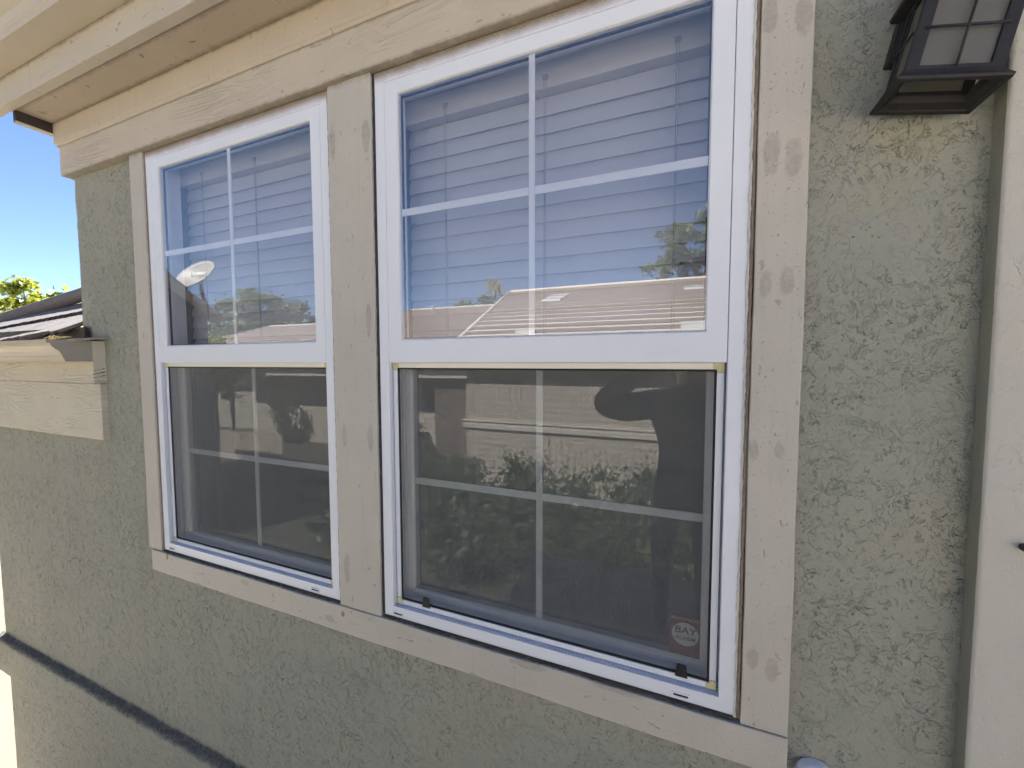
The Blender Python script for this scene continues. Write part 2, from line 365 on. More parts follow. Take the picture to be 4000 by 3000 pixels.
M_DISHARM = simple('dark_grey_dish_arm', (0.12, 0.12, 0.12), 0.5, 0.1)
M_WHITEPRINT = simple('white_print', (0.85, 0.85, 0.85), 0.5, 0.02)
def leaf_mat(name, a, b, trans=0.45):
    m, t = mat(name)
    at = t.new('ShaderNodeAttribute', attribute_name='rnd'); c = t.mix(at.outputs['Fac'], a, b)
    d = t.new('ShaderNodeBsdfPrincipled'); t.put(d.inputs['Base Color'], c); d.inputs['Roughness'].default_value = 0.5
    tl = t.new('ShaderNodeBsdfTranslucent'); t.put(tl.inputs[0], t.mix(0.5, c, (min(1, b[0] * 2.2), min(1, b[1] * 2.0), b[2] * 0.8)))
    mx = t.new('ShaderNodeMixShader'); mx.inputs[0].default_value = trans; t.l.new(d.outputs[0], mx.inputs[1]); t.l.new(tl.outputs[0], mx.inputs[2])
    t.l.new(mx.outputs[0], t.out.inputs[0]); return m
M_LEAF_SUN = leaf_mat('bright_yellow_green_leaf', (0.07, 0.115, 0.02), (0.24, 0.27, 0.05), 0.45)
M_LEAF = leaf_mat('green_leaf', (0.03, 0.055, 0.018), (0.10, 0.135, 0.045), 0.3)
M_LEAF_DARK = leaf_mat('dark_hedge_leaf', (0.03, 0.055, 0.02), (0.10, 0.14, 0.045), 0.25)
M_PALM = leaf_mat('dry_palm_leaf', (0.10, 0.11, 0.04), (0.26, 0.22, 0.10), 0.3)
M_BARK = simple('grey_bark', (0.13, 0.10, 0.075), 0.9, 0.3, 12, 0.6, 40)
M_BRONZE, _t = mat('weathered_bronze')
_n = _t.noise(_t.co, 34, 5, 0.7); _c = _t.mix(_n, (0.014, 0.012, 0.013), (0.042, 0.038, 0.040))
_c = _t.mix(_t.ramp(_t.noise(_t.co, 120, 3, 0.7), 0.62, 0.8, 0, 0.6), _c, (0.16, 0.13, 0.11))
_t.bsdf(_c, 0.55, _t.bump(_n, 0.4, 0.002), 0.4, 0.15)
M_SEEDY, _t = mat('frosted_amber_glass')
_d = _t.new('ShaderNodeBsdfDiffuse'); _t.put(_d.inputs[0], _t.mix(_t.noise(_t.co, 14, 3), (0.24, 0.225, 0.19), (0.34, 0.32, 0.28)))
_tl = _t.new('ShaderNodeBsdfTranslucent'); _tl.inputs[0].default_value = (0.45, 0.42, 0.36, 1)
_g = _t.new('ShaderNodeBsdfGlossy'); _g.inputs['Roughness'].default_value = 0.22
_m = _t.new('ShaderNodeMixShader'); _m.inputs[0].default_value = 0.55; _t.l.new(_d.outputs[0], _m.inputs[1]); _t.l.new(_tl.outputs[0], _m.inputs[2])
_m2 = _t.new('ShaderNodeMixShader'); _m2.inputs[0].default_value = 0.05; _t.l.new(_m.outputs[0], _m2.inputs[1]); _t.l.new(_g.outputs[0], _m2.inputs[2])
_t.l.new(_m2.outputs[0], _t.out.inputs[0])
M_STEEL = simple('dark_steel', (0.05, 0.05, 0.055), 0.4, 0.2, 50, 0, 200, 0.5, 0.6)
M_WHITECAP = simple('white_plastic_cap', (0.78, 0.80, 0.85), 0.3, 0.02)
M_RED = simple('faded_red_print', (0.11, 0.025, 0.025), 0.5, 0.1)
M_STICKWHITE = simple('sticker_white', (0.40, 0.40, 0.39), 0.5, 0.05)
M_INK = simple('sticker_dark_ink', (0.035, 0.03, 0.035), 0.5, 0.1)
M_STRAW = simple('dry_straw', (0.62, 0.52, 0.25), 0.8, 0.2)

# ================================================================== SETTING: ground
GZ = -2.6
m = MB(); m.add([(-300, -300, GZ), (300, -300, GZ), (300, 300, GZ), (-300, 300, GZ)], [(0, 1, 2, 3)])
tag(m.build('ground', M_CONCRETE), 'pale concrete ground around the houses', None, None, 'structure')
M_SOIL = simple('dark_planted_soil', (0.075, 0.075, 0.05), 0.95, 0.4, 6, 0.5, 40)
m = MB(); m.add([(-40, -10.0, GZ + .004), (0.9, -10.0, GZ + .004), (0.9, -2.3, GZ + .004), (-40, -2.3, GZ + .004)], [(0, 1, 2, 3)])
tag(m.build('planting_bed', M_SOIL), 'dark planted soil between the houses', None, None, 'structure')
M_DRIVE = simple('tan_driveway', (0.225, 0.18, 0.12), 0.9, 0.25, 3.0, 0.3, 60)
dr = MB()
dr.add([(-14, -0.6, GZ + .004), (-3.6, -0.6, GZ + .004), (-3.6, 9, GZ + .004), (-14, 9, GZ + .004)], [(0, 1, 2, 3)])
dr = dr.build('driveway', M_DRIVE); tag(dr, 'sunlit tan driveway past the wall corner', None, None, 'structure')
for k, (xa, ya, xb, yb_) in enumerate(((-14, 0.62, -3.6, 0.64), (-14, 2.0, -3.6, 2.02), (-5.62, -.6, -5.60, 9), (-7.6, -.6, -7.58, 9))):
    m = MB(); m.add([(xa, ya, GZ + .006), (xb, ya, GZ + .006), (xb, yb_, GZ + .006), (xa, yb_, GZ + .006)], [(0, 1, 2, 3)]); m.build('expansion_joint', M_OPPDARK, dr)
m = MB(); m.box(-1.1, 3.2, -2.15, 0.0, GZ, -1.62)
tag(m.build('porch_landing', M_LANDING, None, 0.01), 'raised concrete landing below the windows', None, None, 'structure')

# ================================================================== OUR HOUSE
house = thing('stucco_house', 'grey green stucco house with two white windows and cream boards', 'house', (-0.9, 0.02, GZ))
SY = 0.012
W1 = (-0.7905, 0.1165); W2 = (-1.873, -0.962)        # outer frame edges: near window, far window
WZ = (-0.740, 0.783)

def grid_sheet(x0, x1, z0, z1, res, y):
    nx = max(2, int(round((x1 - x0) / res)) + 1); nz = max(2, int(round((z1 - z0) / res)) + 1)
    xs = np.linspace(x0, x1, nx); zs = np.linspace(z0, z1, nz)
    X, Z = np.meshgrid(xs, zs, indexing='ij')
    v = np.stack([X.ravel(), np.full(X.size, y), Z.ravel()], 1)
    i = np.arange(nx * nz).reshape(nx, nz)
    q = np.stack([i[:-1, :-1], i[1:, :-1], i[1:, 1:], i[:-1, 1:]], -1).reshape(-1, 4)
    return v, q
def np_mesh(name, parts, material, parent, smooth=True, weld=False):
    V = []; Q = []; n = 0
    for v, q in parts: V.append(v); Q.append(q + n); n += len(v)
    V = np.concatenate(V); Q = np.concatenate(Q)
    if weld:
        key = np.round(V * 5000).astype(np.int64); _, first, inv = np.unique(key, axis=0, return_index=True, return_inverse=True)
        V = V[first]; Q = inv.reshape(-1)[Q]
    me = bpy.data.meshes.new(name); me.vertices.add(len(V)); me.vertices.foreach_set('co', V.astype(np.float32).ravel())
    me.loops.add(Q.size); me.loops.foreach_set('vertex_index', Q.astype(np.int32).ravel())
    me.polygons.add(len(Q)); me.polygons.foreach_set('loop_start', np.arange(0, Q.size, 4, dtype=np.int32))
    me.polygons.foreach_set('loop_total', np.full(len(Q), 4, dtype=np.int32))
    if smooth: me.polygons.foreach_set('use_smooth', np.ones(len(Q), dtype=bool))
    me.materials.append(material); me.update(); me.validate()
    return link(name, me, parent)

WX0 = -2.43                                         # corner of the tall wall
def corner_sheet(x0, x1, z0, z1, res, y, depth=0.25, r=0.012):
    # wall face that turns a rounded corner at its left end and runs back
    nz = max(2, int(round((z1 - z0) / res)) + 1); zs = np.linspace(z0, z1, nz)
    path = [(x0, y + depth)] + [(x0, yy) for yy in np.arange(y + depth - res * 2, y + r, -res * 2)]
    path += [(x0 + r - r * math.cos(a), y + r - r * math.sin(a)) for a in np.linspace(0, math.pi / 2, 5)]
    path += [(xx, y) for xx in np.arange(x0 + r + res, x1, res)] + [(x1, y)]
    P = np.array(path); nx = len(P)
    v = np.stack([np.repeat(P[:, 0], nz), np.repeat(P[:, 1], nz), np.tile(zs, nx)], 1)
    i = np.arange(nx * nz).reshape(nx, nz)
    q = np.stack([i[:-1, :-1], i[1:, :-1], i[1:, 1:], i[:-1, 1:]], -1).reshape(-1, 4)
    return v, q
TXR, TXL = 0.165, -1.915                            # hidden under the trim boards
parts = [corner_sheet(-2.43, TXL, 0.06, 0.86, 0.005, SY),
         corner_sheet(-3.46, TXL, -0.79, 0.06, 0.005, SY),
         corner_sheet(-3.46, 0.165, -1.525, -0.79, 0.005, SY),
         grid_sheet(TXR, 0.463, -1.525, 0.86, 0.0028, SY)]
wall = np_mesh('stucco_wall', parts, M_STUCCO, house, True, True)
# projecting band with a rounded top ledge, and the plain wall below it
def band_sheet():
    res = 0.006; xs = np.arange(-3.49, 0.5, 0.009)
    prof = [(SY + 0.004, -1.505), (0.004, -1.511), (-0.006, -1.514), (-0.012, -1.518), (-0.016, -1.525), (-0.018, -1.534)]
    prof += [(-0.018, z) for z in np.arange(-1.54, -1.69, -0.010)]
    prof += [(-0.017, -1.698), (-0.014, -1.705), (-0.004, -1.709), (SY, -1.711)]
    P = np.array(prof); nz = len(P); nx = len(xs)
    v = np.stack([np.repeat(xs, nz), np.tile(P[:, 0], nx), np.tile(P[:, 1], nx)], 1)
    i = np.arange(nx * nz).reshape(nx, nz)
    q = np.stack([i[:-1, :-1], i[1:, :-1], i[1:, 1:], i[:-1, 1:]], -1).reshape(-1, 4)[:, ::-1]
    return v, q
np_mesh('stucco_band', [band_sheet()], M_STUCCO, house)
m = MB(); m.box(-3.489, -3.40, -0.014, 0.2, -1.706, -1.518); m.build('band_return', M_STUCCO_SMOOTH, house, 0.008)
np_mesh('stucco_base', [corner_sheet(-3.45, -0.6, GZ, -1.70, 0.008, SY + 0.003)], M_STUCCO, house)
# core of the house behind the skins: side wall, back, floor of the loft (keeps daylight out of the room)
m = MB()
m.box(WX0 + 0.03, 6.0, 0.30, 0.36, 1.02, 1.15)
m.add([(WX0 + .004, .02, GZ), (WX0 + .004, 4.5, GZ), (WX0 + .004, 4.5, 1.1), (WX0 + .004, .02, 1.1)], [(0, 1, 2, 3)])
m.add([(-3.455, .02, GZ), (-3.455, 1.6, GZ), (-3.455, 1.6, 0.03), (-3.455, .02, 0.03)], [(0, 1, 2, 3)])
m.add([(WX0, 4.5, GZ), (6, 4.5, GZ), (6, 4.5, 1.1), (WX0, 4.5, 1.1)], [(0, 1, 2, 3)])
m.add([(WX0, 0.02, 1.10), (6, 0.02, 1.10), (6, 4.5, 1.10), (WX0, 4.5, 1.10)], [(0, 1, 2, 3)])
m.add([(0.46, SY + .02, GZ), (6, SY + .02, GZ), (6, SY + .02, 1.1), (0.46, SY + .02, 1.1)], [(0, 1, 2, 3)])
m.build('wall_shell', M_STUCCO_SMOOTH, house)

# cream stucco door surround at the right
def surround():
    x0 = 0.461; res = 0.0035; zs = np.arange(-1.62, 0.95, 0.0045)
    path = [(x0, SY + 0.02)] + [(x0, y) for y in np.arange(SY, -0.014, -0.004)]
    path += [(x0 + 0.006 - 0.006 * math.cos(a), -0.014 - 0.006 * math.sin(a)) for a in np.linspace(0.3, math.pi / 2, 4)]
    path += [(x, -0.020) for x in np.arange(x0 + 0.009, 0.80, res)]
    P = np.array(path); nx = len(P); nz = len(zs)
    v = np.stack([np.repeat(P[:, 0], nz), np.repeat(P[:, 1], nz), np.tile(zs, nx)], 1)
    i = np.arange(nx * nz).reshape(nx, nz)
    q = np.stack([i[:-1, :-1], i[1:, :-1], i[1:, 1:], i[:-1, 1:]], -1).reshape(-1, 4)
    return v, q, 6 + 4
v, q, nside = surround()
ds = np_mesh('door_surround', [(v, q)], M_CREAM_STUCCO, house)
ds.data.materials.append(M_STUCCO_SMOOTH)
cx = v[q].mean(1); mi = np.where(cx[:, 1] > -0.0165, 1, 0).astype(np.int32); ds.data.polygons.foreach_set('material_index', mi)

# ---- timber trim round the windows
TY = -0.008
def board(name, x0, x1, z0, z1, yf, yb, mt, bevel=0.0025, wob=0.0012, parent=None):
    # a board whose long edges wander a little
    L = max(x1 - x0, z1 - z0); n = max(2, int(L / 0.05)); hor = (x1 - x0) > (z1 - z0); mm = MB(); v = []
    ph = random.random() * 9
    for i in range(n + 1):
        u = i / n; w0 = wob * (math.sin(u * L * 9 + ph) + 0.6 * math.sin(u * L * 31 + ph * 2)) * .5; w1 = wob * (math.sin(u * L * 11 + ph * 3) + 0.6 * math.sin(u * L * 27 + ph)) * .5
        if hor: x = x0 + (x1 - x0) * u; v += [(x, yf, z0 + w0), (x, yf, z1 + w1), (x, yb, z1 + w1), (x, yb, z0 + w0)]
        else: z = z0 + (z1 - z0) * u; v += [(x0 + w0, yf, z), (x1 + w1, yf, z), (x1 + w1, yb, z), (x0 + w0, yb, z)]
    f = []
    for i in range(n):
        for k in range(4): f.append((i * 4 + k, i * 4 + (k + 1) % 4, i * 4 + 4 + (k + 1) % 4, i * 4 + 4 + k))
    f += [(0, 1, 2, 3), tuple(n * 4 + k for k in (3, 2, 1, 0))]
    mm.add(v, f); return mm.build(name, mt, parent or house, bevel)
board('jamb_board', -1.963, -1.8805, -0.7445, 0.786, TY, 0.03, M_TRIM_V)
tag(board('mullion_board', -0.9555, -0.7990, -0.7465, 0.786, TY, 0.03, M_TRIM_V), 'wide cream upright board between the two windows with bare patches')
board('jamb_board', 0.1255, 0.2085, -0.7465, 0.86, TY, 0.03, M_TRIM_V)
board('sill_board', -1.945, 0.2085, -0.832, -0.7490, TY - 0.002, 0.03, M_TRIM_SILL, 0.0025, 0.002)
board('header_board', -2.441, 0.85, 0.785, 1.01, -0.022, 0.03, M_HEADER, 0.003, 0.001)

# ---- eave over the windows: frieze, soffit, fascia, gutter
XE = -2.445
m = MB()                                               # frieze board with a small cove mould at its foot
m.prism_x([(-0.0225, 1.02), (-0.0225, 0.902), (-0.027, 0.903), (-0.029, 0.910), (-0.0345, 0.914), (-0.0355, 0.922), (-0.0355, 1.02)], XE, 0.9)
m.build('eave_frieze', M_EAVE, house, 0.001)
m = MB(); m.box(XE + 0.002, 0.9, -0.1385, -0.0355, 0.992, 1.005); m.build('soffit_board', M_SOFFIT, house, 0.001)
m = MB(); m.box(XE - 0.35, 0.9, -0.1735, -0.1392, 0.990, 1.13); m.build('fascia_board', M_FASCIA, house, 0.003)
m = MB(); m.box(XE - 0.022, XE - 0.001, -0.1388, -0.028, 0.953, 1.13)
m.build('eave_end_board', M_SHADEWOOD, house, 0.001)
m = MB(); m.box(XE - 0.0235, XE + 0.001, -0.1389, -0.0275, 0.948, 0.9528); m.build('eave_end_edge', M_FASCIA, house)
def gutter_prof(y0, z0, dep, hgt, th=0.002):
    # K-style front: flat base, ogee face, rolled lip; closed polygon (outer then inner)
    o = [(0, hgt), (0, 0), (-0.62 * dep, 0), (-0.64 * dep, 0.14 * hgt), (-0.665 * dep, 0.17 * hgt), (-0.68 * dep, 0.30 * hgt), (-0.74 * dep, 0.48 * hgt), (-0.84 * dep, 0.60 * hgt), (-0.90 * dep, 0.72 * hgt), (-0.92 * dep, 0.84 * hgt), (-dep, 0.85 * hgt), (-dep, hgt)]
    i = [(-dep + th * 4, hgt), (-dep + th * 4, 0.88 * hgt), (-0.90 * dep + th, 0.84 * hgt), (-0.88 * dep + th, 0.74 * hgt), (-0.64 * dep + th, 0.3 * hgt), (-0.61 * dep + th, th), (-th, th), (-th, hgt)]
    return [(y0 + a, z0 + b) for a, b in o + i]
m = MB(); m.prism_x(gutter_prof(-0.1737, 1.090, 0.130, 0.095), XE - 0.35, 0.9); m.build('roof_gutter', M_GUTTER, house)
# main roof slab (tiles out of sight above the frame)
m = MB()
m.add([(XE - 0.4, -0.22, 1.175), (6.3, -0.22, 1.175), (6.3, 4.4, 2.85), (XE - 0.4, 4.4, 2.85),
       (XE - 0.4, -0.22, 1.215), (6.3, -0.22, 1.215), (6.3, 4.4, 2.89), (XE - 0.4, 4.4, 2.89)],
      [(0, 3, 2, 1), (4, 5, 6, 7), (0, 1, 5, 4), (1, 2, 6, 5), (2, 3, 7, 6), (3, 0, 4, 7)])
m.build('main_roof', M_TILECAP, house)

# ---- lower eave at the left: frieze, fascia, gutter, tiles
XL = -2.257
board('low_frieze_board', -4.3, XL, -0.332, -0.085, -0.010, 0.02, M_LEFTBOARD, 0.002, 0.0015)
lf = MB(); lf.box(-4.3, XL, -0.028, 0.02, -0.0895, 0.088); lf = lf.build('low_fascia_board', M_LEFTBOARD, house, 0.002)
m = MB()                                               # split end grain of the fascia
for z, h in ((-0.052, 0.004), (-0.066, 0.003), (-0.036, 0.002)):
    m.add([(XL + 0.0006, -0.029, z), (XL + 0.0006, 0.010, z + 0.008), (XL + 0.0006, 0.006, z + 0.008 + h), (XL + 0.0006, -0.012, z + h * 1.5), (XL + 0.0006, -0.029, z + h * .6)], [(0, 1, 2, 3, 4)])
    m.add([(XL, -0.0284, z + h * .3), (XL - 0.02, -0.0284, z), (XL, -0.0284, z - h * .3)], [(0, 1, 2)])
m.build('end_split', M_SLOT, lf)
gut = MB(); gut.prism_x(gutter_prof(-0.0285, 0.002, 0.131, 0.086), -4.3, XL - 0.004)
gut = gut.build('low_gutter', M_GUTTER, house)
m = MB(); pr = gutter_prof(-0.0285, 0.002, 0.131, 0.086)[:12]; m.prism_x(pr, XL - 0.0035, XL, 0); m.build('end_cap', M_GUTTER_GREY, gut)
m = MB()                                               # bent flashing over the gutter end
m.add([(-2.42, -0.098, 0.0885), (-2.21, -0.098, 0.0925), (-2.21, 0.012, 0.103), (-2.42, 0.012, 0.100),
       (-2.42, -0.100, 0.080), (-2.21, -0.100, 0.083), (-2.42, 0.012, 0.094), (-2.21, 0.012, 0.097)],
      [(0, 1, 2, 3), (4, 5, 1, 0), (4, 6, 7, 5), (1, 5, 7, 2), (0, 3, 6, 4), (3, 2, 7, 6)])
m.build('flashing', M_GUTTER_GREY, house)
roof = MB()
def rz(x, y): return 0.114 + 0.60 * (y + 0.058) + 0.050 * (x + 2.45)
x = -5.6
roof.add([(-5.6, -0.06, rz(-5.6, -0.06)), (WX0, -0.06, rz(WX0, -0.06)), (WX0, 0.62, rz(WX0, 0.62)), (-5.6, 0.62, rz(-5.6, 0.62))], [(0, 1, 2, 3)])
roof = roof.build('low_roof', M_OPPDARK, house)
m = MB(); m.box(-5.6, WX0 + .075, -0.010, 0.0, 0.086, 0.150); m.build('dark_gap_fill', M_SHADEWOOD, house)  # added dark board, painted to stand for the shaded gap under the tiles
def tile(x0, x1, y0, y1, lift, th):
    mm = MB(); nx = 13; v = []; f = []
    for i in range(nx):
        xx = x0 + (x1 - x0) * i / (nx - 1)
        for (yy, dz) in ((y0 + random.uniform(-.007, .007), lift), (y1, 0.004), (y1, 0.004 - th), (y0 + random.uniform(-.004, .004), lift - th + random.uniform(-.006, .006))):
            v.append((xx, yy, rz(xx, yy) + dz + random.uniform(-.0012, .0012)))
    for i in range(nx - 1):
        for k in range(4): f.append((i * 4 + k, i * 4 + (k + 1) % 4, i * 4 + 4 + (k + 1) % 4, i * 4 + 4 + k))
    f += [(0, 1, 2, 3), tuple((nx - 1) * 4 + k for k in (3, 2, 1, 0))]
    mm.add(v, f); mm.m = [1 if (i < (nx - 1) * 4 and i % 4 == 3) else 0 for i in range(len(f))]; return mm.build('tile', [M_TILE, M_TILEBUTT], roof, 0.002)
for row, (y0, y1, off) in enumerate(((-0.058, 0.26, 0.0), (0.195, 0.50, 0.16))):
    xx = -2.4325
    k = 0
    while xx > -5.4:
        w = 0.325 if not (k == 0 and row == 1) else 0.20
        tile(xx - w + 0.006, xx, y0 + random.uniform(-.006, .006), y1, 0.024 + random.uniform(-.002, .003), 0.015); xx -= w; k += 1
m = MB(); m.tube([(-5.6, 0.475, 0.235), (-4.6, 0.475, 0.345), (-3.6, 0.475, 0.437), (-2.44, 0.475, 0.545)], 0.042, 14); m.build('ridge_cap', M_TILECAP, roof, 0, True)
m = MB()
for k in range(9):
    a = random.uniform(-.5, .5); x = random.uniform(-2.52, -2.36); y = random.uniform(-0.09, -0.05); l = random.uniform(.03, .08)
    m.tube([(x - l, y, .092 + random.uniform(0, .012)), (x, y + a * .03, .102 + random.uniform(0, .01)), (x + l, y + a * .05, .094 + random.uniform(0, .012))], 0.0014, 4)
tag(m.build('dry_straw', M_STRAW), 'dry straw caught in the end of the left gutter', 'straw', None, 'stuff')

# ================================================================== WINDOWS
def caulk(name, pts, w, yb, yf, mt, parent, jag=0.5):
    # lumpy bead following a line in the X-Z plane
    mm = MB(); n = len(pts); v = []; f = []
    d = (Vector(pts[-1]) - Vector(pts[0])).normalized(); px, pz = d[1], -d[0]
    for i, (x, z) in enumerate(pts):
        a = w * (1 + jag * random.uniform(-.6, .6)); b = w * (1 + jag * random.uniform(-.6, .6)); h = yf + random.uniform(-.0015, .0015) * jag
        v += [(x - px * a, yb, z - pz * a), (x - px * a * .6, h, z - pz * a * .6), (x + px * b * .6, h + .0005, z + pz * b * .6), (x + px * b, yb, z + pz * b)]
    for i in range(n - 1):
        for k in range(3): f.append((i * 4 + k, i * 4 + k + 1, i * 4 + 5 + k, i * 4 + 4 + k))
    mm.add(v, f); return mm.build(name, mt, parent, 0, True)
def line(a, b, step=0.011):
    n = max(2, int(math.hypot(b[0] - a[0], b[1] - a[1]) / step)); return [(a[0] + (b[0] - a[0]) * i / n, a[1] + (b[1] - a[1]) * i / n) for i in range(n + 1)]

FW = 0.0315
def make_window(W, label, big):
    x0, x1 = W; z0, z1 = WZ
    m = MB()
    m.ring(x0, x1, z0, z1, [(0, .10), (0, .0012), (.0012, 0), (FW - .001, 0), (FW, .001), (FW, .004), (FW - .0030, .0045), (FW - .0030, .0075), (FW, .008), (FW, .0105), (FW - .0035, .011), (FW - .0035, .0135), (FW, .0140), (FW, .030), (FW - .004, .031), (FW - .004, .037), (FW, .038), (FW, .052), (FW - .005, .053), (FW - .005, .10), (0, .10)])
    win = m.build('window', M_PVC_FRAME, house); tag(win, label)
    xi0, xi1 = x0 + FW, x1 - FW
    zr = -0.004
    # fixed upper sash
    m = MB(); m.ring(xi0 + .0005, xi1 - .0012, zr, z1 - FW - .0005, [(0, .034), (0, .0018), (.02, .0006), (.93, .0006), (.96, .002), (1, .0058), (1, .034), (0, .034)], (.0425, .0415, .066, .036))
    up = m.build('upper_sash', M_PVC, win)
    gx0, gx1, gz0, gz1 = xi0 + .0435, xi1 - .0425, zr + .066, z1 - FW - .0368
    m = MB(); m.add([(gx0 - .003, .0062, gz0 - .003), (gx1 + .003, .0062, gz0 - .003), (gx1 + .003, .0062, gz1 + .003), (gx0 - .003, .0062, gz1 + .003)], [(0, 1, 2, 3)])
    m.build('upper_glass', M_GLASS, win)
    cx, cz = (gx0 + gx1) / 2 - .001, 0.404
    m = MB(); m.box(cx - .0075, cx + .0075, .0100, .0145, gz0 - .002, gz1 + .002); m.build('upright_grille_bar', M_GRILLE, win, .001)
    m = MB(); m.box(gx0 + .001, cx - .0077, .0100, .0145, cz - .0095, cz + .0095); m.build('cross_grille_bar', M_GRILLE, win, .001)
    m = MB(); m.box(cx + .0077, gx1 - .001, .0100, .0145, cz - .0095, cz + .0095); m.build('cross_grille_bar', M_GRILLE, win, .001)
    m = MB(); m.ring(gx0 - .001, gx1 + .001, gz0 - .001, gz1 + .001, [(0, .0165), (1, .0165), (1, .022), (0, .022)], (.004,) * 4); m.build('glass_spacer', M_STEEL, win)
    # sliding lower sash, set back
    sx0, sx1, sz0, sz1 = xi0 + .0015, xi1 - .0015, z0 + .029, .030
    m = MB(); m.ring(sx0, sx1, sz0, sz1, [(0, .083), (0, .0565), (.03, .055), (.30, .055), (.34, .0575), (.40, .055), (.85, .055), (.9, .058), (1, .0635), (1, .083), (0, .083)], (.033, .033, .030, .034))
    lo = m.build('lower_sash', M_SASH_IN, win)
    lx0, lx1, lz0, lz1 = sx0 + .033, sx1 - .033, sz0 + .030, sz1 - .034
    m = MB(); m.add([(lx0 - .002, .0640, lz0 - .002), (lx1 + .002, .0640, lz0 - .002), (lx1 + .002, .0640, lz1 + .002), (lx0 - .002, .0640, lz1 + .002)], [(0, 1, 2, 3)])
    m.build('lower_glass', M_GLASS_LOW, win)
    cx = (lx0 + lx1) / 2; cz = -0.3535
    m = MB(); m.box(cx - .0085, cx + .0085, .067, .072, lz0, lz1); m.build('upright_grille_bar', M_GRILLE, win, .001)
    m = MB(); m.box(lx0, cx - .0087, .067, .072, cz - .0095, cz + .0095); m.build('cross_grille_bar', M_GRILLE, win, .001)
    m = MB(); m.box(cx + .0087, lx1, .067, .072, cz - .0095, cz + .0095); m.build('cross_grille_bar', M_GRILLE, win, .001)
    # stepped inner sill between screen and sash
    m = MB(); m.prism_x([(.0205, -.7095), (.0205, -.704), (.030, -.7035), (.030, -.700), (.040, -.6995), (.040, -.7025), (.0545, -.7025), (.0545, -.7095)], xi0, xi1); m.build('sill_track', M_SASH_IN, win)
    # insect screen
    bx0, bx1, bz0, bz1 = xi0 + .0030, xi1 - .0038, z0 + FW + .0015, zr - .0005
    bw = .0138; cs = .020; y0, y1 = .0142, .0212
    m = MB(); m.box(bx0 + cs, bx1 - cs, y0, y1, bz1 - bw, bz1); m.build('screen_top_bar', M_PVC_CREAM, win, .0012)
    m = MB(); m.box(bx0 + cs, bx1 - cs, y0, y1, bz0, bz0 + bw); m.build('screen_bottom_bar', M_PVC, win, .0012)
    m = MB(); m.box(bx0, bx0 + bw, y0, y1, bz0 + cs, bz1 - cs); m.build('screen_side_bar', M_PVC, win, .0012)
    m = MB(); m.box(bx1 - bw, bx1, y0, y1, bz0 + cs, bz1 - cs); m.build('screen_side_bar', M_PVC, win, .0012)
    for sx in (0, 1):
        for sz in (0, 1):
            m = MB(); ax = bx0 if sx == 0 else bx1; az = bz0 if sz == 0 else bz1; dx = 1 if sx == 0 else -1; dz = 1 if sz == 0 else -1
            poly = [(0, 0), (cs - .0006, 0), (cs - .0006, bw), (bw, bw), (bw, cs - .0006), (0, cs - .0006)]
            v = [(ax + a * dx, y0 - .0006, az + b * dz) for a, b in poly] + [(ax + a * dx, y1, az + b * dz) for a, b in poly]
            m.add(v, [tuple(range(6)), tuple(range(11, 5, -1))] + [(i, (i + 1) % 6, (i + 1) % 6 + 6, i + 6) for i in range(6)])
            m.build('screen_corner', M_YELLOW, win, .0006)
    mx0, mx1, mz0, mz1 = bx0 + bw, bx1 - bw, bz0 + bw, bz1 - bw
    m = MB(); m.ring(mx0, mx1, mz0, mz1, [(0, .0165), (.6, .0165), (1, .0185), (1, .0205), (0, .0205)], (.0045,) * 4); m.build('screen_gasket', M_GASKET, win)
    # the mesh itself: every wire is there
    pitch = 0.00142; hw = 0.000145; V = []; F = []
    def wire(a, b, c):
        n = len(V)
        for p in (a, b):
            for q in c: V.append((p[0] + q[0], p[1] + q[1], p[2] + q[2]))
        for k in range(4): F.append((n + k, n + (k + 1) % 4, n + 4 + (k + 1) % 4, n + 4 + k))
    vx = [(-hw, 0, 0), (0, -hw, 0), (hw, 0, 0), (0, hw, 0)]; vz = [(0, 0, -hw), (0, -hw, 0), (0, 0, hw), (0, hw, 0)]
    for x in np.arange(mx0 + .003, mx1 - .003, pitch): wire((x, .0193, mz0 + .002), (x, .0193, mz1 - .002), vx)
    for z in np.arange(mz0 + .003, mz1 - .003, pitch): wire((mx0 + .002, .0190, z), (mx1 - .002, .0190, z), vz)
    me = bpy.data.meshes.new('screen_mesh'); me.from_pydata(V, [], F); me.materials.append(M_MESH); me.update()
    tag(link('screen_mesh', me, win), None, None, None, 'stuff')
    if big:
        for tx in (-0.655, 0.012):
            m = MB(); v = []
            for y in (.0122, .0140): v += [(tx - .013, y, -.697), (tx + .013, y, -.697), (tx + .0095, y, -.667), (tx - .0095, y, -.667)]
            m.add(v, [(0, 1, 2, 3), (7, 6, 5, 4), (0, 4, 5, 1), (1, 5, 6, 2), (2, 6, 7, 3), (3, 7, 4, 0)]); m.build('pull_tab', M_BLACKTAB, win, .001)
    # weep slots
    for wx in (x0 + .048, x1 - .105):
        m = MB(); m.ring(wx - .019, wx + .019, -.7345, -.7225, [(0, 0), (0, -.0018), (1, -.0018), (1, .0)], (.004, .004, .0035, .0035)); 
        wp = m.build('weep_cover', M_PVC, win, .0004)
        m = MB(); m.box(wx - .0148, wx + .0148, -.0006, -.0002, -.7308, -.7262); m.build('weep_slot', M_SLOT, win)
    # caulk beads
    caulk('caulk_bead', line((x0 - .0045, z0), (x0 - .0045, z1)), .0042, .012, -.001, M_CAULK_DK if big else M_CAULK_BR, win)
    caulk('caulk_bead', line((x1 + .0045, z0), (x1 + .0045, z1)), .0045, .012, -.0035, M_CAULK_BR, win)
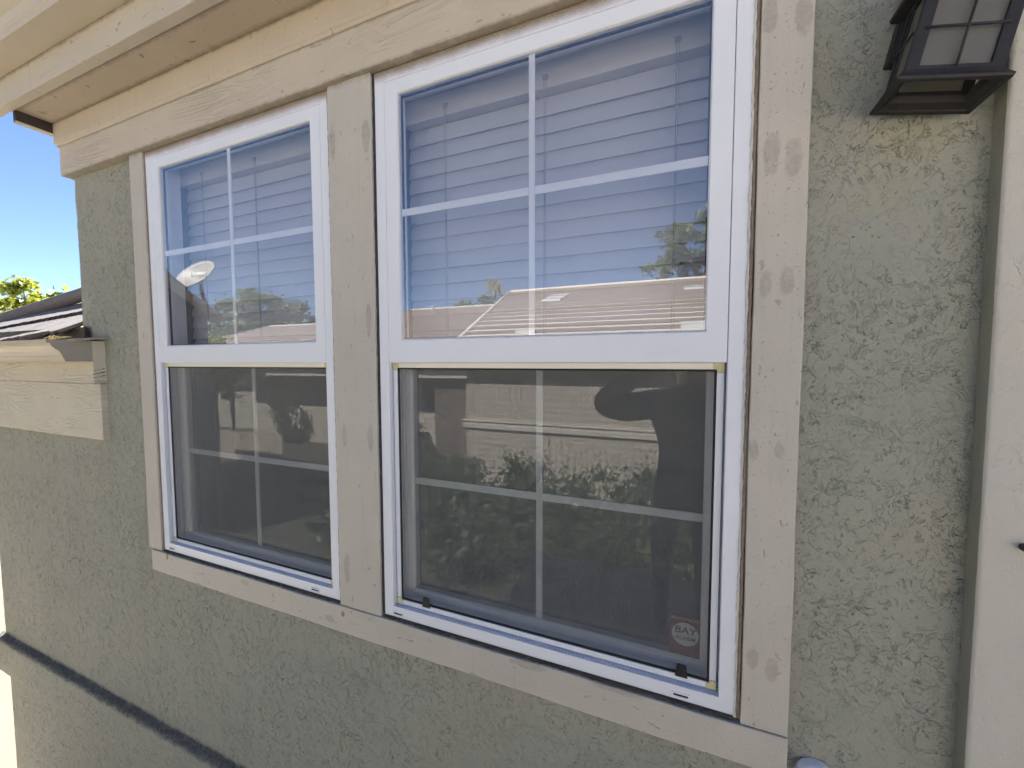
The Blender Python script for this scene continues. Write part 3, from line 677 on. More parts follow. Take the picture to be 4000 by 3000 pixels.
    if big: caulk('caulk_bead', line((x1 - .0005, z0), (x1 - .0005, z1), .008), .0035, .004, -.0022, M_CAULK_LT, win, .8)
    caulk('caulk_bead', line((x0, z0 - .0045), (x1, z0 - .0045), .008), .0048, .012, -.0045, M_CAULK_DK, win, .9)
    return win
make_window(W2, 'far white vinyl window beside the wall corner', False)
make_window(W1, 'near white vinyl window with a red sticker low in its corner', True)

# interior: one dark room behind both windows, with plastered window returns
m = MB(); RX0, RX1, RY0, RY1, RZ0, RZ1 = -2.38, 1.4, 0.20, 3.6, -1.55, 0.99
holes = [(W2[0] + .006, W2[1] - .006), (W1[0] + .006, W1[1] - .006)]; hz = (WZ[0] + .006, WZ[1] - .006)
m.add([(RX0, RY1, RZ0), (RX1, RY1, RZ0), (RX1, RY1, RZ1), (RX0, RY1, RZ1)], [(0, 1, 2, 3)])
m.add([(RX0, RY0, RZ0), (RX0, RY1, RZ0), (RX0, RY1, RZ1), (RX0, RY0, RZ1)], [(0, 1, 2, 3)])
m.add([(RX1, RY0, RZ0), (RX1, RY1, RZ0), (RX1, RY1, RZ1), (RX1, RY0, RZ1)], [(0, 1, 2, 3)])
m.add([(RX0, RY0, RZ1), (RX1, RY0, RZ1), (RX1, RY1, RZ1), (RX0, RY1, RZ1)], [(0, 1, 2, 3)])
m.add([(RX0, RY0, RZ0), (RX1, RY0, RZ0), (RX1, RY1, RZ0), (RX0, RY1, RZ0)], [(0, 1, 2, 3)], 1)
xs = [RX0, holes[0][0], holes[0][1], holes[1][0], holes[1][1], RX1]
for i in (0, 2, 4): m.add([(xs[i], RY0, RZ0), (xs[i + 1], RY0, RZ0), (xs[i + 1], RY0, RZ1), (xs[i], RY0, RZ1)], [(0, 1, 2, 3)])
for a, b in holes:
    m.add([(a, RY0, RZ0), (b, RY0, RZ0), (b, RY0, hz[0]), (a, RY0, hz[0])], [(0, 1, 2, 3)])
    m.add([(a, RY0, hz[1]), (b, RY0, hz[1]), (b, RY0, RZ1), (a, RY0, RZ1)], [(0, 1, 2, 3)])
m.build('interior_room', [M_ROOM, M_ROOMFLOOR], house)
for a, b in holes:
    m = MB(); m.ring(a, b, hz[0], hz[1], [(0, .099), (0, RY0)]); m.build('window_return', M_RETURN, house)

# blinds
def make_blind(W, label, tilt_seed):
    a, b = W[0] + .020, W[1] - .020; yb = .130
    bl = thing('window_blind', label, 'blind', ((a + b) / 2, yb, 0.75), 'slatted blinds behind the windows')
    m = MB(); m.box(a, b, yb - .028, yb + .025, .692, .765); m.build('head_rail', M_BLIND, bl, .002)
    prof = []; th = .0028; n = 8; tilt = RAD(79)
    for s in range(n + 1):
        u = (s / n - .5) * .0525; c = .0026 * (1 - (2 * s / n - 1) ** 2)
        prof.append((u, c))
    pts = [(u, c) for u, c in prof] + [(u, c - th) for u, c in reversed(prof)]
    rot = [(-(c * math.sin(tilt)) + u * math.cos(tilt) * 1.0, u * math.sin(tilt) + c * math.cos(tilt)) for u, c in pts]
    me = None; z = .6645; k = 0
    while z > -0.005:
        if me is None:
            m = MB(); m.prism_x(rot, -(b - a) / 2, (b - a) / 2); o = m.build('slat', M_BLIND); me = o.data
        else:
            o = bpy.data.objects.new('slat', me); C.objects.link(o)
        o.location = ((a + b) / 2 + random.uniform(-.0012, .0012), yb, z); o.rotation_euler = (random.uniform(-.03, .03), random.uniform(-.0009, .0009), 0)
        adopt(o, bl); z -= .0455; k += 1
    m = MB(); m.box(a, b, yb - .025, yb + .025, z - .002, z + .014); m.build('bottom_rail', M_BLIND, bl, .003)
    for fx in (.16, .50, .86):
        x = a + (b - a) * fx
        m = MB(); m.tube([(x, yb - .0295, .715), (x + .0015, yb - .0295, .4), (x, yb - .0275, z)], .0011, 5); m.tube([(x + .006, yb - .0290, .715), (x + .004, yb - .029, .45), (x + .006, yb - .0275, z)], .0008, 5)
        m.build('lift_cord', M_CORD, bl)
        m = MB(); m.box(x - .004, x + .010, yb - .032, yb - .0282, .712, .724); m.build('cord_guide', M_CORD, bl, .001)
make_blind(W2, 'white slatted blind behind the far window glass', 1)
make_blind(W1, 'white slatted blind behind the near window glass', 2)

# alarm sticker on the near window's lower glass
def text(name, s, size, loc, mt, parent, rot=(RAD(90), 0, 0), sx=1.0, shear=0.0, bold=0.0, ext=0.0002):
    cu = bpy.data.curves.new(name, 'FONT'); cu.body = s; cu.size = size; cu.align_x = 'CENTER'; cu.align_y = 'CENTER'; cu.extrude = ext; cu.offset = bold; cu.shear = shear
    o = bpy.data.objects.new(name, cu); C.objects.link(o); dg = bpy.context.evaluated_depsgraph_get(); me = bpy.data.meshes.new_from_object(o.evaluated_get(dg))
    bpy.data.objects.remove(o, do_unlink=True); me.materials.clear(); me.materials.append(mt)
    q = bpy.data.objects.new(name, me); C.objects.link(q); q.location = loc; q.rotation_euler = rot; q.scale = (sx, 1, 1); adopt(q, parent); return q
st = thing('alarm_sticker', 'red alarm sticker with a white oval on the lower glass of the near window', 'sticker', (0.019, 0.0636, -0.632))
m = MB(); m.box(-.0125, .0505, .0628, .0634, -.680, -.587); m.build('sticker_sheet', M_RED, st)
m = MB(); n = 40; v = [(.019 + .0285 * math.cos(2 * math.pi * i / n), .0625, -.629 + .0275 * math.sin(2 * math.pi * i / n)) for i in range(n)]
m.add(v, [tuple(range(n))]); m.build('white_oval', M_STICKWHITE, st)
text('lettering', 'PROTECTED BY', .0086, (.019, .0624, -.5938), M_STICKWHITE, st, sx=.98)
text('lettering', 'BAY', .0225, (.0188, .0622, -.6205), M_INK, st, sx=1.12, shear=.10, bold=.00035)
text('lettering', 'ALARM', .0132, (.019, .0622, -.6385), M_INK, st, sx=1.02, shear=.10, bold=.0002)

# ================================================================== small things on the wall
# crooked wall lantern
lan = thing('wall_lantern', 'dark bronze wall lantern with frosted panes hanging crooked on the stucco', 'lantern', (0.358, SY, 0.55))
LT = RAD(12.0); LO = Vector((0.358, 0, 0.4125)); YB, YF = -0.006, -0.105
def L(u, y, w): return (LO.x + u * math.cos(LT) + w * math.sin(LT), y, LO.z - u * math.sin(LT) + w * math.cos(LT))
def lbox(mm, u0, u1, y0, y1, w0, w1):
    v = [L(u, y, w) for w in (w0, w1) for (u, y) in ((u0, y0), (u1, y0), (u1, y1), (u0, y1))]
    mm.add(v, [(0, 3, 2, 1), (4, 5, 6, 7), (0, 1, 5, 4), (1, 2, 6, 5), (2, 3, 7, 6), (3, 0, 4, 7)])
def lring(mm, secs):
    # stack of rectangular sections (u half width, y front, y back, w): skinned
    v = []
    for hu, yf, yb, w in secs: v += [L(-hu, yf, w), L(hu, yf, w), L(hu, yb, w), L(-hu, yb, w)]
    f = []
    for i in range(len(secs) - 1):
        for k in range(4): f.append((i * 4 + k, i * 4 + (k + 1) % 4, i * 4 + 4 + (k + 1) % 4, i * 4 + 4 + k))
    mm.add(v, f)
BF, BB, BU = -0.095, -0.020, 0.057                     # body front, back, half width
m = MB(); lring(m, [(.066, YF, YB, .0), (.067, YF - .001, YB + .001, .004), (.060, BF - .004, YB - .006, .012), (.058, BF - .002, BB + .002, .018),
                    (.046, BF + .009, BB - .010, .018), (.050, BF + .004, BB - .006, .008), (.058, YF + .009, YB - .010, .0015), (.058, YF + .009, YB - .010, .0), (.066, YF, YB, .0)])
m.build('bottom_skirt', M_BRONZE, lan, .0008)
m = MB()
for su in (-1, 1):
    for y in (BF, BB):
        u0, u1 = (su * BU, su * (BU - .016)); y0, y1 = (y, y + .010) if y == BF else (y - .010, y)
        lbox(m, min(u0, u1), max(u0, u1), y0, y1, .016, .148)
m.build('corner_post', M_BRONZE, lan, .001)
for w0, w1 in ((.016, .024), (.140, .150)):
    m = MB(); lbox(m, -BU, BU, BF - .0008, BF + .009, w0, w1); lbox(m, -BU, BU, BB - .009, BB + .0008, w0, w1)
    lbox(m, -BU - .0006, -BU + .009, BF, BB, w0 - .0005, w1 + .0005); lbox(m, BU - .009, BU + .0006, BF, BB, w0 - .0005, w1 + .0005)
    m.build('body_rail', M_BRONZE, lan, .001)
def pane(v): mm = MB(); mm.add(v, [(0, 1, 2, 3)]); mm.build('glass_pane', M_SEEDY, lan)
pane([L(-.044, BF + .005, .020), L(.044, BF + .005, .020), L(.044, BF + .005, .146), L(-.044, BF + .005, .146)])
pane([L(-BU + .004, BF + .008, .020), L(-BU + .004, BB - .008, .020), L(-BU + .004, BB - .008, .146), L(-BU + .004, BF + .008, .146)])
pane([L(BU - .004, BF + .008, .020), L(BU - .004, BB - .008, .020), L(BU - .004, BB - .008, .146), L(BU - .004, BF + .008, .146)])
pane([L(-.044, BB - .005, .020), L(.044, BB - .005, .020), L(.044, BB - .005, .146), L(-.044, BB - .005, .146)])
m = MB(); m.tube([L(.002, BF - .001, .020), L(.002, BF - .001, .146)], .0019, 8); m.tube([L(-.048, BF - .001, .077), L(.048, BF - .001, .077)], .0019, 8)
m.tube([L(-BU - .0015, BF + .01, .077), L(-BU - .0015, BB - .01, .077)], .0018, 8); m.tube([L(-BU - .0015, (BF + BB) / 2, .020), L(-BU - .0015, (BF + BB) / 2, .146)], .0018, 8)
m.build('cross_bar', M_BRONZE, lan, 0, True)
m = MB(); yc = (BF + BB) / 2; m.tube([L(0, yc, .150), L(0, yc, .118)], .013, 14); m.build('lamp_socket', M_BRONZE, lan, 0, True)
m = MB(); m.tube([L(0, yc, .119), L(0, yc, .108), L(0, yc, .088), L(0, yc, .070), L(0, yc, .058), L(0, yc, .054)], [.011, .013, .022, .026, .018, .003], 16); m.build('bulb', M_STICKWHITE, lan, 0, True)
m = MB(); lring(m, [(.074, BF - .020, -.004, .147), (.076, BF - .022, -.003, .152), (.050, BF + .006, -.012, .190), (.020, BF + .030, -.030, .225), (.006, BF + .042, -.045, .240)])
m.add([L(-.074, BF - .020, .147), L(.074, BF - .020, .147), L(.074, -.004, .147), L(-.074, -.004, .147)], [(3, 2, 1, 0)])
m.build('lantern_roof', M_BRONZE, lan, .001)
m = MB(); lbox(m, -.062, .062, -.0065, .016, .084, .235); lbox(m, -.058, .058, -.0105, -.004, .090, .230); m.build('back_plate', M_BRONZE, lan, .0015)
m = MB(); lbox(m, -.02, .02, BB - .01, -.004, .15, .20); m.build('mounting_arm', M_BRONZE, lan, .001)

hk = MB(); hk.tube([(.512, -.018, -.300), (.512, -.026, -.300)], .006, 10); hk.tube([(.508, -.022, -.297), (.513, -.040, -.300), (.520, -.046, -.306), (.527, -.042, -.303), (.529, -.034, -.296)], [.003, .0035, .0035, .003, .0025], 8)
tag(hk.build('wall_hook', M_STEEL, None, 0, True), 'small dark metal hook in the cream door surround', 'hook')
cp = MB(); n = 28; secs = [(.034, SY - .001), (.034, -.006), (.031, -.012), (.022, -.016), (0.0008, -.0175)]; v = []; f = []
for r, y in secs: v += [(.2585 + r * math.cos(2 * math.pi * k / n), y, -.8215 + r * math.sin(2 * math.pi * k / n)) for k in range(n)]
for i in range(len(secs) - 1):
    for k in range(n): f.append((i * n + k, i * n + (k + 1) % n, (i + 1) * n + (k + 1) % n, (i + 1) * n + k))
cp.add(v, f); tag(cp.build('round_wall_cap', M_WHITECAP, None, 0, True), 'round white plastic cap on the stucco at the bottom edge', 'cap')

# ================================================================== vegetation helper
def leaves(name, clumps, n, size, mt, parent, aspect=0.5, up=0.3):
    # clumps: (x, y, z, rx, ry, rz); n leaves spread through the shells of the clumps
    cl = np.array(clumps, float); wgt = cl[:, 3] * cl[:, 4] * cl[:, 5]; wgt = wgt ** (2 / 3); idx = RNG.choice(len(cl), n, p=wgt / wgt.sum())
    d = RNG.normal(size=(n, 3)); d /= np.linalg.norm(d, axis=1)[:, None]; r = np.abs(RNG.normal(0, .62, n))
    P = cl[idx, :3] + d * r[:, None] * cl[idx, 3:]
    a = RNG.normal(size=(n, 3)); a /= np.linalg.norm(a, axis=1)[:, None]
    nn = d * .6 + RNG.normal(size=(n, 3)) * .6 + np.array([0, 0, up]); nn /= np.linalg.norm(nn, axis=1)[:, None]
    t = np.cross(nn, a); t /= np.linalg.norm(t, axis=1)[:, None]; b = np.cross(nn, t)
    s = size * (0.6 + 0.8 * RNG.random(n))[:, None]
    V = np.stack([P - t * s, P + b * s * aspect + nn * s * .12, P + t * s, P - b * s * aspect + nn * s * .12], 1).reshape(-1, 3)
    Q = np.arange(4 * n).reshape(n, 4)
    o = np_mesh(name, [(V, Q)], mt, parent, False)
    at = o.data.attributes.new('rnd', 'FLOAT', 'FACE'); at.data.foreach_set('value', np.clip(RNG.random(n) * .8 + .2 * (d[:, 2] * .5 + .5), 0, 1).astype(np.float32))
    return o
def clump_set(c, R3, k, rr):
    out = []
    for _ in range(k):
        d = Vector((random.gauss(0, 1), random.gauss(0, 1), random.gauss(0, 1))).normalized() * (random.random() ** .4)
        s = rr * random.uniform(.6, 1.25); out.append((c[0] + d.x * R3[0], c[1] + d.y * R3[1], c[2] + d.z * R3[2], s, s, s * .8))
    return out
def tree(label, base, h, c, R3, k, rr, n, size, mt, trunk_r=.18, group=None, name='leafy_tree'):
    t = thing(name, label, 'tree', base, group)
    m = MB(); top = Vector(c) - Vector((0, 0, R3[2] * .3)); b = Vector(base)
    m.tube([b, b.lerp(top, .5) + Vector((.1, .05, 0)), top], [trunk_r, trunk_r * .75, trunk_r * .4], 9)
    cl = clump_set(c, R3, k, rr)
    for q in cl[:14]: m.tube([b.lerp(top, random.uniform(.55, .95)), (Vector(q[:3]) + top) / 2 + Vector((0, 0, .1)), Vector(q[:3])], [trunk_r * .35, trunk_r * .2, trunk_r * .06], 6)
    m.build('trunk', M_BARK, t, 0, True)
    leaves('crown', cl, n, size, mt, t); return t
# tree behind the low roof, seen directly at the left
tree('sunlit yellow green tree behind the low tiled roof', (-24.4, 7.0, GZ), 5, (-24.7, 7.0, 1.75), (2.3, 1.6, 1.5), 60, .34, 8000, .11, M_LEAF_SUN, .16)

# ================================================================== what the glass mirrors: the street side behind the camera
VC = 0.985                                              # a mirrored point at depth s stands at Y = VC - s
# opposite house
opp = thing('opposite_house', 'tan stucco house with a tiled hip roof mirrored in the near window', 'house', (1.0, VC - 8, GZ))
S0 = 7.5; Yw = VC - S0
m = MB(); m.box(-4.2, 7.0, Yw - 6, Yw, GZ, 0.12); m.build('house_wall', M_OPPWALL, opp)
m = MB(); m.box(-4.26, 7.06, Yw - 6.04, Yw + .05, -1.40, -1.26); m.box(-4.28, 7.08, Yw - 6.04, Yw + .07, -1.258, -1.23); m.build('wall_band', M_OPPTRIM, opp, .005)
m = MB(); m.box(-4.55, 7.4, Yw, Yw + .34, .06, .10); m.build('eave_soffit', M_OPPDARK, opp)
m = MB(); m.box(-4.58, 7.4, Yw + .34, Yw + .38, -.02, .14); m.build('fascia', M_OPPTRIM, opp)
SE, ZE, PITCH = 7.12, .13, .339
def roof_courses(parent, xl, xr, se, ze, sr, zr_, hipL, hipR, mt, rows, name='tile_course'):
    rt = MB(); yE, yR = VC - se, VC - sr
    rt.add([(xl, yE, ze - .03), (xr, yE, ze - .03), (xr - hipR, yR, zr_ - .03), (xl + hipL, yR, zr_ - .03)], [(0, 1, 2, 3)])
    rt.add([(xl, yE, ze - .03), (xl + hipL, yR, zr_ - .03), (xl, yR - (yE - yR), ze - .03)], [(0, 1, 2)])
    rt.add([(xr, yE, ze - .03), (xr - hipR, yR, zr_ - .03), (xr, yR - (yE - yR), ze - .03)], [(0, 2, 1)])
    rt = rt.build('roof', M_OPPDARK, parent)
    for k in range(rows):
        a, b = k / rows, (k + 1.12) / rows
        if b > 1: b = 1
        m = MB(); v = []; n = 40
        xa0, xa1 = xl + hipL * a, xr - hipR * a; xb0, xb1 = xl + hipL * b, xr - hipR * b
        for i in range(n + 1):
            u = i / n; j = random.uniform(-.012, .012)
            v += [(xa0 + (xa1 - xa0) * u, yE + (yR - yE) * a + j, ze + (zr_ - ze) * a + .105 + j * .3), (xb0 + (xb1 - xb0) * u, yE + (yR - yE) * b, ze + (zr_ - ze) * b + .012),
                  (xa0 + (xa1 - xa0) * u, yE + (yR - yE) * a + j, ze + (zr_ - ze) * a + .025)]
        f = []
        for i in range(n): f += [(i * 3, i * 3 + 3, i * 3 + 4, i * 3 + 1), (i * 3 + 2, i * 3 + 5, i * 3 + 3, i * 3)]
        mi_ = [0, 1] * n; m.add(v, f); m.m = mi_; m.build(name, [mt, M_OPPDARK], rt)  # dark butt faces paint in the shadow lines between courses
    m = MB(); m.tube([(xl + hipL, yR, zr_ + .03), (xr - hipR, yR, zr_ + .03)], .065, 8); m.tube([(xl, yE, ze + .04), (xl + hipL, yR, zr_ + .03)], .065, 8); m.build('ridge_tiles', mt, rt, 0, True)
    return rt
SR = 14.5; ZR = .1785 * SR
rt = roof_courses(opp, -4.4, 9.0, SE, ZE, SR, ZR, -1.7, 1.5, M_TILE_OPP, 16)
def on_roof(rx, t):
    s = (ZE - (ZR - ZE) / (SR - SE) * SE) / (t - (ZR - ZE) / (SR - SE)); return rx * s, VC - s, t * s
for (a, ta, b, tb) in ((.001, .161, .041, .150), (-.334, .162, -.284, .146), (-.004, .081, .047, .069), (-.403, .077, -.350, .068)):
    p0 = on_roof(a, tb); p1 = on_roof(b, ta); x0, x1 = p0[0], p0[0] + (b - a) * (VC - p0[1])
    m = MB(); v = [(x0, p0[1], p0[2] + .10), (x1, p0[1], p0[2] + .10), (x1, p1[1], p1[2] + .06), (x0, p1[1], p1[2] + .06), (x0, p0[1], p0[2]), (x1, p0[1], p0[2])]
    m.add(v, [(0, 1, 2, 3), (4, 5, 1, 0), (4, 0, 3), (5, 2, 1)]); m.build('roof_vent', M_VENTWHITE, rt)
# house further back to the left of it
op2 = thing('rear_house', 'brown house with a lower tiled roof mirrored left of the opposite house', 'house', (-9, VC - 10, GZ))
m = MB(); m.box(-13.6, -4.9, VC - 16, VC - 9.5, GZ, -.30); m.build('house_wall', M_OPPWALL, op2)
m = MB(); m.box(-13.9, -4.5, VC - 9.5, VC - 8.7, -.36, -.32); m.build('eave_soffit', M_OPPDARK, op2)
m = MB(); m.box(-13.9, -4.5, VC - 8.7, VC - 8.66, -.42, -.24); m.build('fascia', M_OPPTRIM, op2)
m = MB(); m.box(-5.9, -4.9, VC - 9.5, VC - 8.9, GZ, -.36); m.build('porch_column', M_OPPDARK, op2)
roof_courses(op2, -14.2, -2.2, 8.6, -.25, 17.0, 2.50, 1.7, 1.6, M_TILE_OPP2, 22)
m = MB(); m.tube([(-10.3, VC - 15.6, 2.0), (-10.3, VC - 15.6, 2.42), (-10.15, VC - 15.6, 2.46)], .05, 8); m.build('vent_pipe', M_VENTWHITE, op2, 0, True)
op3 = thing('far_left_house', 'tan house with a hip roof mirrored low in the far window', 'house', (-20, VC - 11, GZ))
m = MB(); m.box(-24, -15.0, VC - 16, VC - 10.5, GZ, -.45); m.build('house_wall', M_OPPWALL, op3)
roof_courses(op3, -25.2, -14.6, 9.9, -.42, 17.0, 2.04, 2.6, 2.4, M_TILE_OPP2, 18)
m = MB(); m.box(-13.0, -12.1, VC - 9.9, VC - 9.84, GZ, -1.56); m.build('side_gate', M_OPPTRIM, op3, .004)
for k in range(5): m = MB(); m.box(-12.7, -12.4, VC - 9.838, VC - 9.82, -1.80 - k * .05, -1.775 - k * .05); m.build('gate_louvre', M_OPPDARK, op3)
m = MB(); m.box(-12.1, -10.3, VC - 9.95, VC - 9.9, GZ, -1.58); m.build('yard_wall', M_OPPWALL, op3)
fe = thing('board_fence', 'sunlit tan board fence mirrored low in the far window', 'fence', (-11, VC - 7, GZ))
for k in range(24):
    m = MB(); xx = -12.8 + k * .155; m.box(xx, xx + .147, VC - 7.0 - random.uniform(0, .012), VC - 6.975, GZ, -1.82 + random.uniform(-.01, .01)); m.build('fence_board', M_FENCE, fe, .004)
m = MB(); m.box(-12.85, -9.05, VC - 7.06, VC - 7.02, -2.05, -1.97); m.build('fence_rail', M_FENCE, fe)
# wing of a neighbouring garage with the dish
gar = thing('garage', 'grey clapboard garage mirrored at the left edge of the far window', 'garage', (-9, VC - 3.2, GZ))
GS0, GS1 = 2.1, 4.29
def gz_(s_): return 0.76 + .64 * (GS1 - s_)
m = MB(); v = [(x, VC - s_, z) for x in (-12, -7.1) for (s_, z) in ((GS1, GZ), (GS0, GZ), (GS0, gz_(GS0)), (GS1, gz_(GS1)))]
m.add(v, [(0, 1, 2, 3), (7, 6, 5, 4), (0, 3, 7, 4), (1, 5, 6, 2), (0, 4, 5, 1)]); m.build('house_wall', M_GARAGE, gar)
for k in range(17):
    z = GZ + .2 * k; sN = min(GS1 - .02, GS1 - (z + .19 - .76) / .64 if z + .19 > .76 else GS1 - .02)
    if sN > GS0 + .2: m = MB(); m.box(-7.1, -7.08, VC - sN, VC - GS0, z, z + .188); m.build('clapboard', M_GARAGE, gar)
m = MB(); v = [(x, VC - s_, gz_(s_) + dz) for x in (-12.2, -6.93) for (s_, dz) in ((GS1 + .12, .01), (GS0 - .2, .01), (GS0 - .2, .10), (GS1 + .12, .10))]
m.add(v, [(0, 1, 2, 3), (7, 6, 5, 4), (0, 3, 7, 4), (1, 5, 6, 2), (0, 4, 5, 1), (3, 2, 6, 7)]); m.build('roof', M_TILE_OPP2, gar)
# satellite dish
dish = thing('satellite_dish', 'pale grey satellite dish on a pole mirrored in the far window', 'dish', (-7.0, VC - 4.15, .75))
DC = Vector((-7.0, VC - 4.15, 1.30)); fwd = Vector((.05, .75, .55)).normalized(); rgt = Vector((0, 0, 1)).cross(fwd).normalized(); upv = fwd.cross(rgt)
m = MB(); v = []; f = []; nr, nt = 8, 36
for i in range(nr + 1):
    r = i / nr
    for k in range(nt):
        a = 2 * math.pi * k / nt; u, w = .37 * r * math.cos(a), .29 * r * math.sin(a); v.append(DC + rgt * u + upv * w + fwd * (.10 * r * r))
for i in range(nr):
    for k in range(nt): f.append((i * nt + k, i * nt + (k + 1) % nt, (i + 1) * nt + (k + 1) % nt, (i + 1) * nt + k))
m.add(v, f); o = m.build('reflector', M_DISH, dish, 0, True); sm = o.modifiers.new('solid', 'SOLIDIFY'); sm.thickness = .012; sm.offset = 0
foc = DC + fwd * .42 - upv * .30
m = MB(); m.tube([DC - upv * .28 + fwd * .05, foc], .032, 8); m.build('feed_arm', M_DISHARM, dish)
m = MB(); m.tube([foc - rgt * .07, foc + rgt * .07], .035, 10); m.tube([foc, foc - fwd * .10 + upv * .03], .03, 10); m.build('receiver', M_DISH, dish)
m = MB(); m.tube([DC - fwd * .06 - upv * .05, DC - fwd * .10 - upv * .12, Vector((DC.x + .10, DC.y - .10, .62))], .028, 10); m.build('pole', M_DISHARM, dish)
q = text('lettering', 'DIRECTV', .085, DC + fwd * .048 + upv * .07 + rgt * .03, M_WHITEPRINT, dish, ext=.004)
q.matrix_parent_inverse = Matrix.Identity(4)
mw = Matrix((( rgt.x, upv.x, fwd.x, 0), (rgt.y, upv.y, fwd.y, 0), (rgt.z, upv.z, fwd.z, 0), (0, 0, 0, 1)))
lo_ = DC + fwd * .055 + upv * .05 + rgt * .03
q.matrix_parent_inverse = wmat(dish).inverted(); q.location = lo_; q.rotation_euler = mw.to_euler(); q.scale = (1, 1, 1)
# trees and palm
tree('broad dense green tree mirrored in the far window', (-27.5, VC - 20, GZ), 6, (-27.0, VC - 20, 2.2), (4.0, 3.0, 2.7), 150, .60, 30000, .13, M_LEAF, .3, 'trees mirrored in the glass')
tree('light green garden tree mirrored beside the garage', (-12.6, VC - 8.1, GZ), 3, (-12.7, VC - 8.1, -.1), (.9, .8, 1.0), 16, .36, 5000, .07, M_LEAF_SUN, .08, 'trees mirrored in the glass')
tree('loose leafy tree mirrored above the roof at the right of the near window', (1.6, VC - 22, GZ), 8, (1.0, VC - 22, 4.9), (3.0, 2.2, 2.2), 90, .36, 14000, .11, M_LEAF, .22, 'trees mirrored in the glass')
tree('small dark tree mirrored behind the two roofs', (-13.4, VC - 27, GZ), 6, (-13.4, VC - 27, 3.1), (2.2, 2, 1.7), 50, .5, 8000, .13, M_LEAF, .2, 'trees mirrored in the glass')
pt = thing('palm_tree', 'tall thin palm mirrored in the near window', 'tree', (-20.9, VC - 45, GZ))
m = MB(); m.tube([(-20.9, VC - 45, GZ), (-20.85, VC - 45, 4), (-20.9, VC - 45, 9.2)], [.24, .18, .20], 10); m.build('trunk', M_BARK, pt, 0, True)
V = []; Q = []
for k in range(110):
    az = random.uniform(0, 6.28); el = random.uniform(-1.0, 1.2); ln = random.uniform(1.0, 1.7); w = .13; n = 6; base = len(V)
    for i in range(n + 1):
        u = i / n; rr = ln * u * math.cos(el * (1 - .3 * u)); zz = 9.3 + ln * u * math.sin(el) - .8 * u * u; ww = w * (1 - u) ** .6 * (.4 + u)
        V += [(-20.9 + rr * math.cos(az) - ww * math.sin(az), VC - 45 + rr * math.sin(az) + ww * math.cos(az), zz), (-20.9 + rr * math.cos(az) + ww * math.sin(az), VC - 45 + rr * math.sin(az) - ww * math.cos(az), zz + .03)]
    for i in range(n): Q.append((base + i * 2, base + i * 2 + 1, base + i * 2 + 3, base + i * 2 + 2))
o = np_mesh('crown', [(np.array(V), np.array(Q))], M_PALM, pt, False); at = o.data.attributes.new('rnd', 'FLOAT', 'FACE'); at.data.foreach_set('value', RNG.random(len(Q)).astype(np.float32))
# planting in front of the opposite wall
cl = []
for _ in range(190):
    d_ = random.uniform(0, 1); hh = .55 + .28 * d_
    cl.append((random.uniform(-5.2, 1.6), VC - 3.9 - 2.9 * d_, GZ + random.uniform(.15, hh), random.uniform(.25, .5), random.uniform(.25, .45), random.uniform(.2, .36)))
hd = thing('hedge', 'dark green hedge along the foot of the opposite house wall', 'hedge', (.5, VC - 6, GZ))
m = MB()
for k in range(40): c_ = cl[k]; m.tube([(c_[0], c_[1], GZ), (c_[0] + random.uniform(-.1, .1), c_[1], c_[2])], [.02, .008], 5)
m.build('stems', M_BARK, hd); leaves('foliage', cl, 36000, .045, M_LEAF_DARK, hd)
# dark garden cart by the rear wall
ct = thing('garden_cart', 'small dark garden cart mirrored at the left of the near window', 'cart', (-6.9, VC - 9.0, GZ))
m = MB(); v = [(-7.35, VC - 8.7, -2.15), (-6.75, VC - 8.7, -2.15), (-6.75, VC - 9.2, -2.15), (-7.35, VC - 9.2, -2.15), (-7.5, VC - 8.6, -1.75), (-6.6, VC - 8.6, -1.75), (-6.6, VC - 9.3, -1.75), (-7.5, VC - 9.3, -1.75)]
m.add(v, [(0, 3, 2, 1), (0, 1, 5, 4), (1, 2, 6, 5), (2, 3, 7, 6), (3, 0, 4, 7)]); m.build('tub', M_BLACKTAB, ct)
m = MB(); m.tube([(-7.0, VC - 8.75, -2.35), (-7.0, VC - 8.83, -2.35)], .24, 18); m.build('wheel', M_BLACKTAB, ct)
m = MB(); m.tube([(-7.4, VC - 8.65, -1.8), (-7.55, VC - 8.65, -1.35), (-7.2, VC - 8.65, -1.35), (-6.9, VC - 8.65, -1.8)], .025, 8); m.build('handle', M_STEEL, ct)

# ================================================================== the photographer, mirrored in the near window
per = MB()
def skin_body(name, verts, edges, rad, root, mt, parent=None, sub=2):
    me = bpy.data.meshes.new(name); bm = bmesh.new(); lay = bm.verts.layers.skin.verify()
    vs_ = [bm.verts.new(v) for v in verts]; bm.verts.ensure_lookup_table()
    for a, b in edges: bm.edges.new((vs_[a], vs_[b]))
    for i, v in enumerate(vs_): v[lay].radius = rad[i] if hasattr(rad[i], '__len__') else (rad[i], rad[i]); v[lay].use_root = (i == root)
    bm.to_mesh(me); bm.free(); me.materials.append(mt)
    o = link(name, me, parent); sk = o.modifiers.new('skin', 'SKIN'); sk.use_smooth_shade = True
    sb = o.modifiers.new('sub', 'SUBSURF'); sb.levels = sub; sb.render_levels = sub; return o
M_PERSON, t = mat('dark_clothes_and_skin')
xyz = t.sep(t.co); skin = (0.36, 0.22, 0.15); shirt = (0.035, 0.038, 0.045); pants = (0.03, 0.033, 0.045)
c_ = t.mix(t.ramp(xyz[2], -0.70, -0.71), shirt, pants); c_ = t.mix(t.ramp(xyz[2], -1.555, -1.56), c_, (0.02, 0.02, 0.02))
c_ = t.mix(t.ramp(xyz[1], -1.075, -1.07), c_, skin)
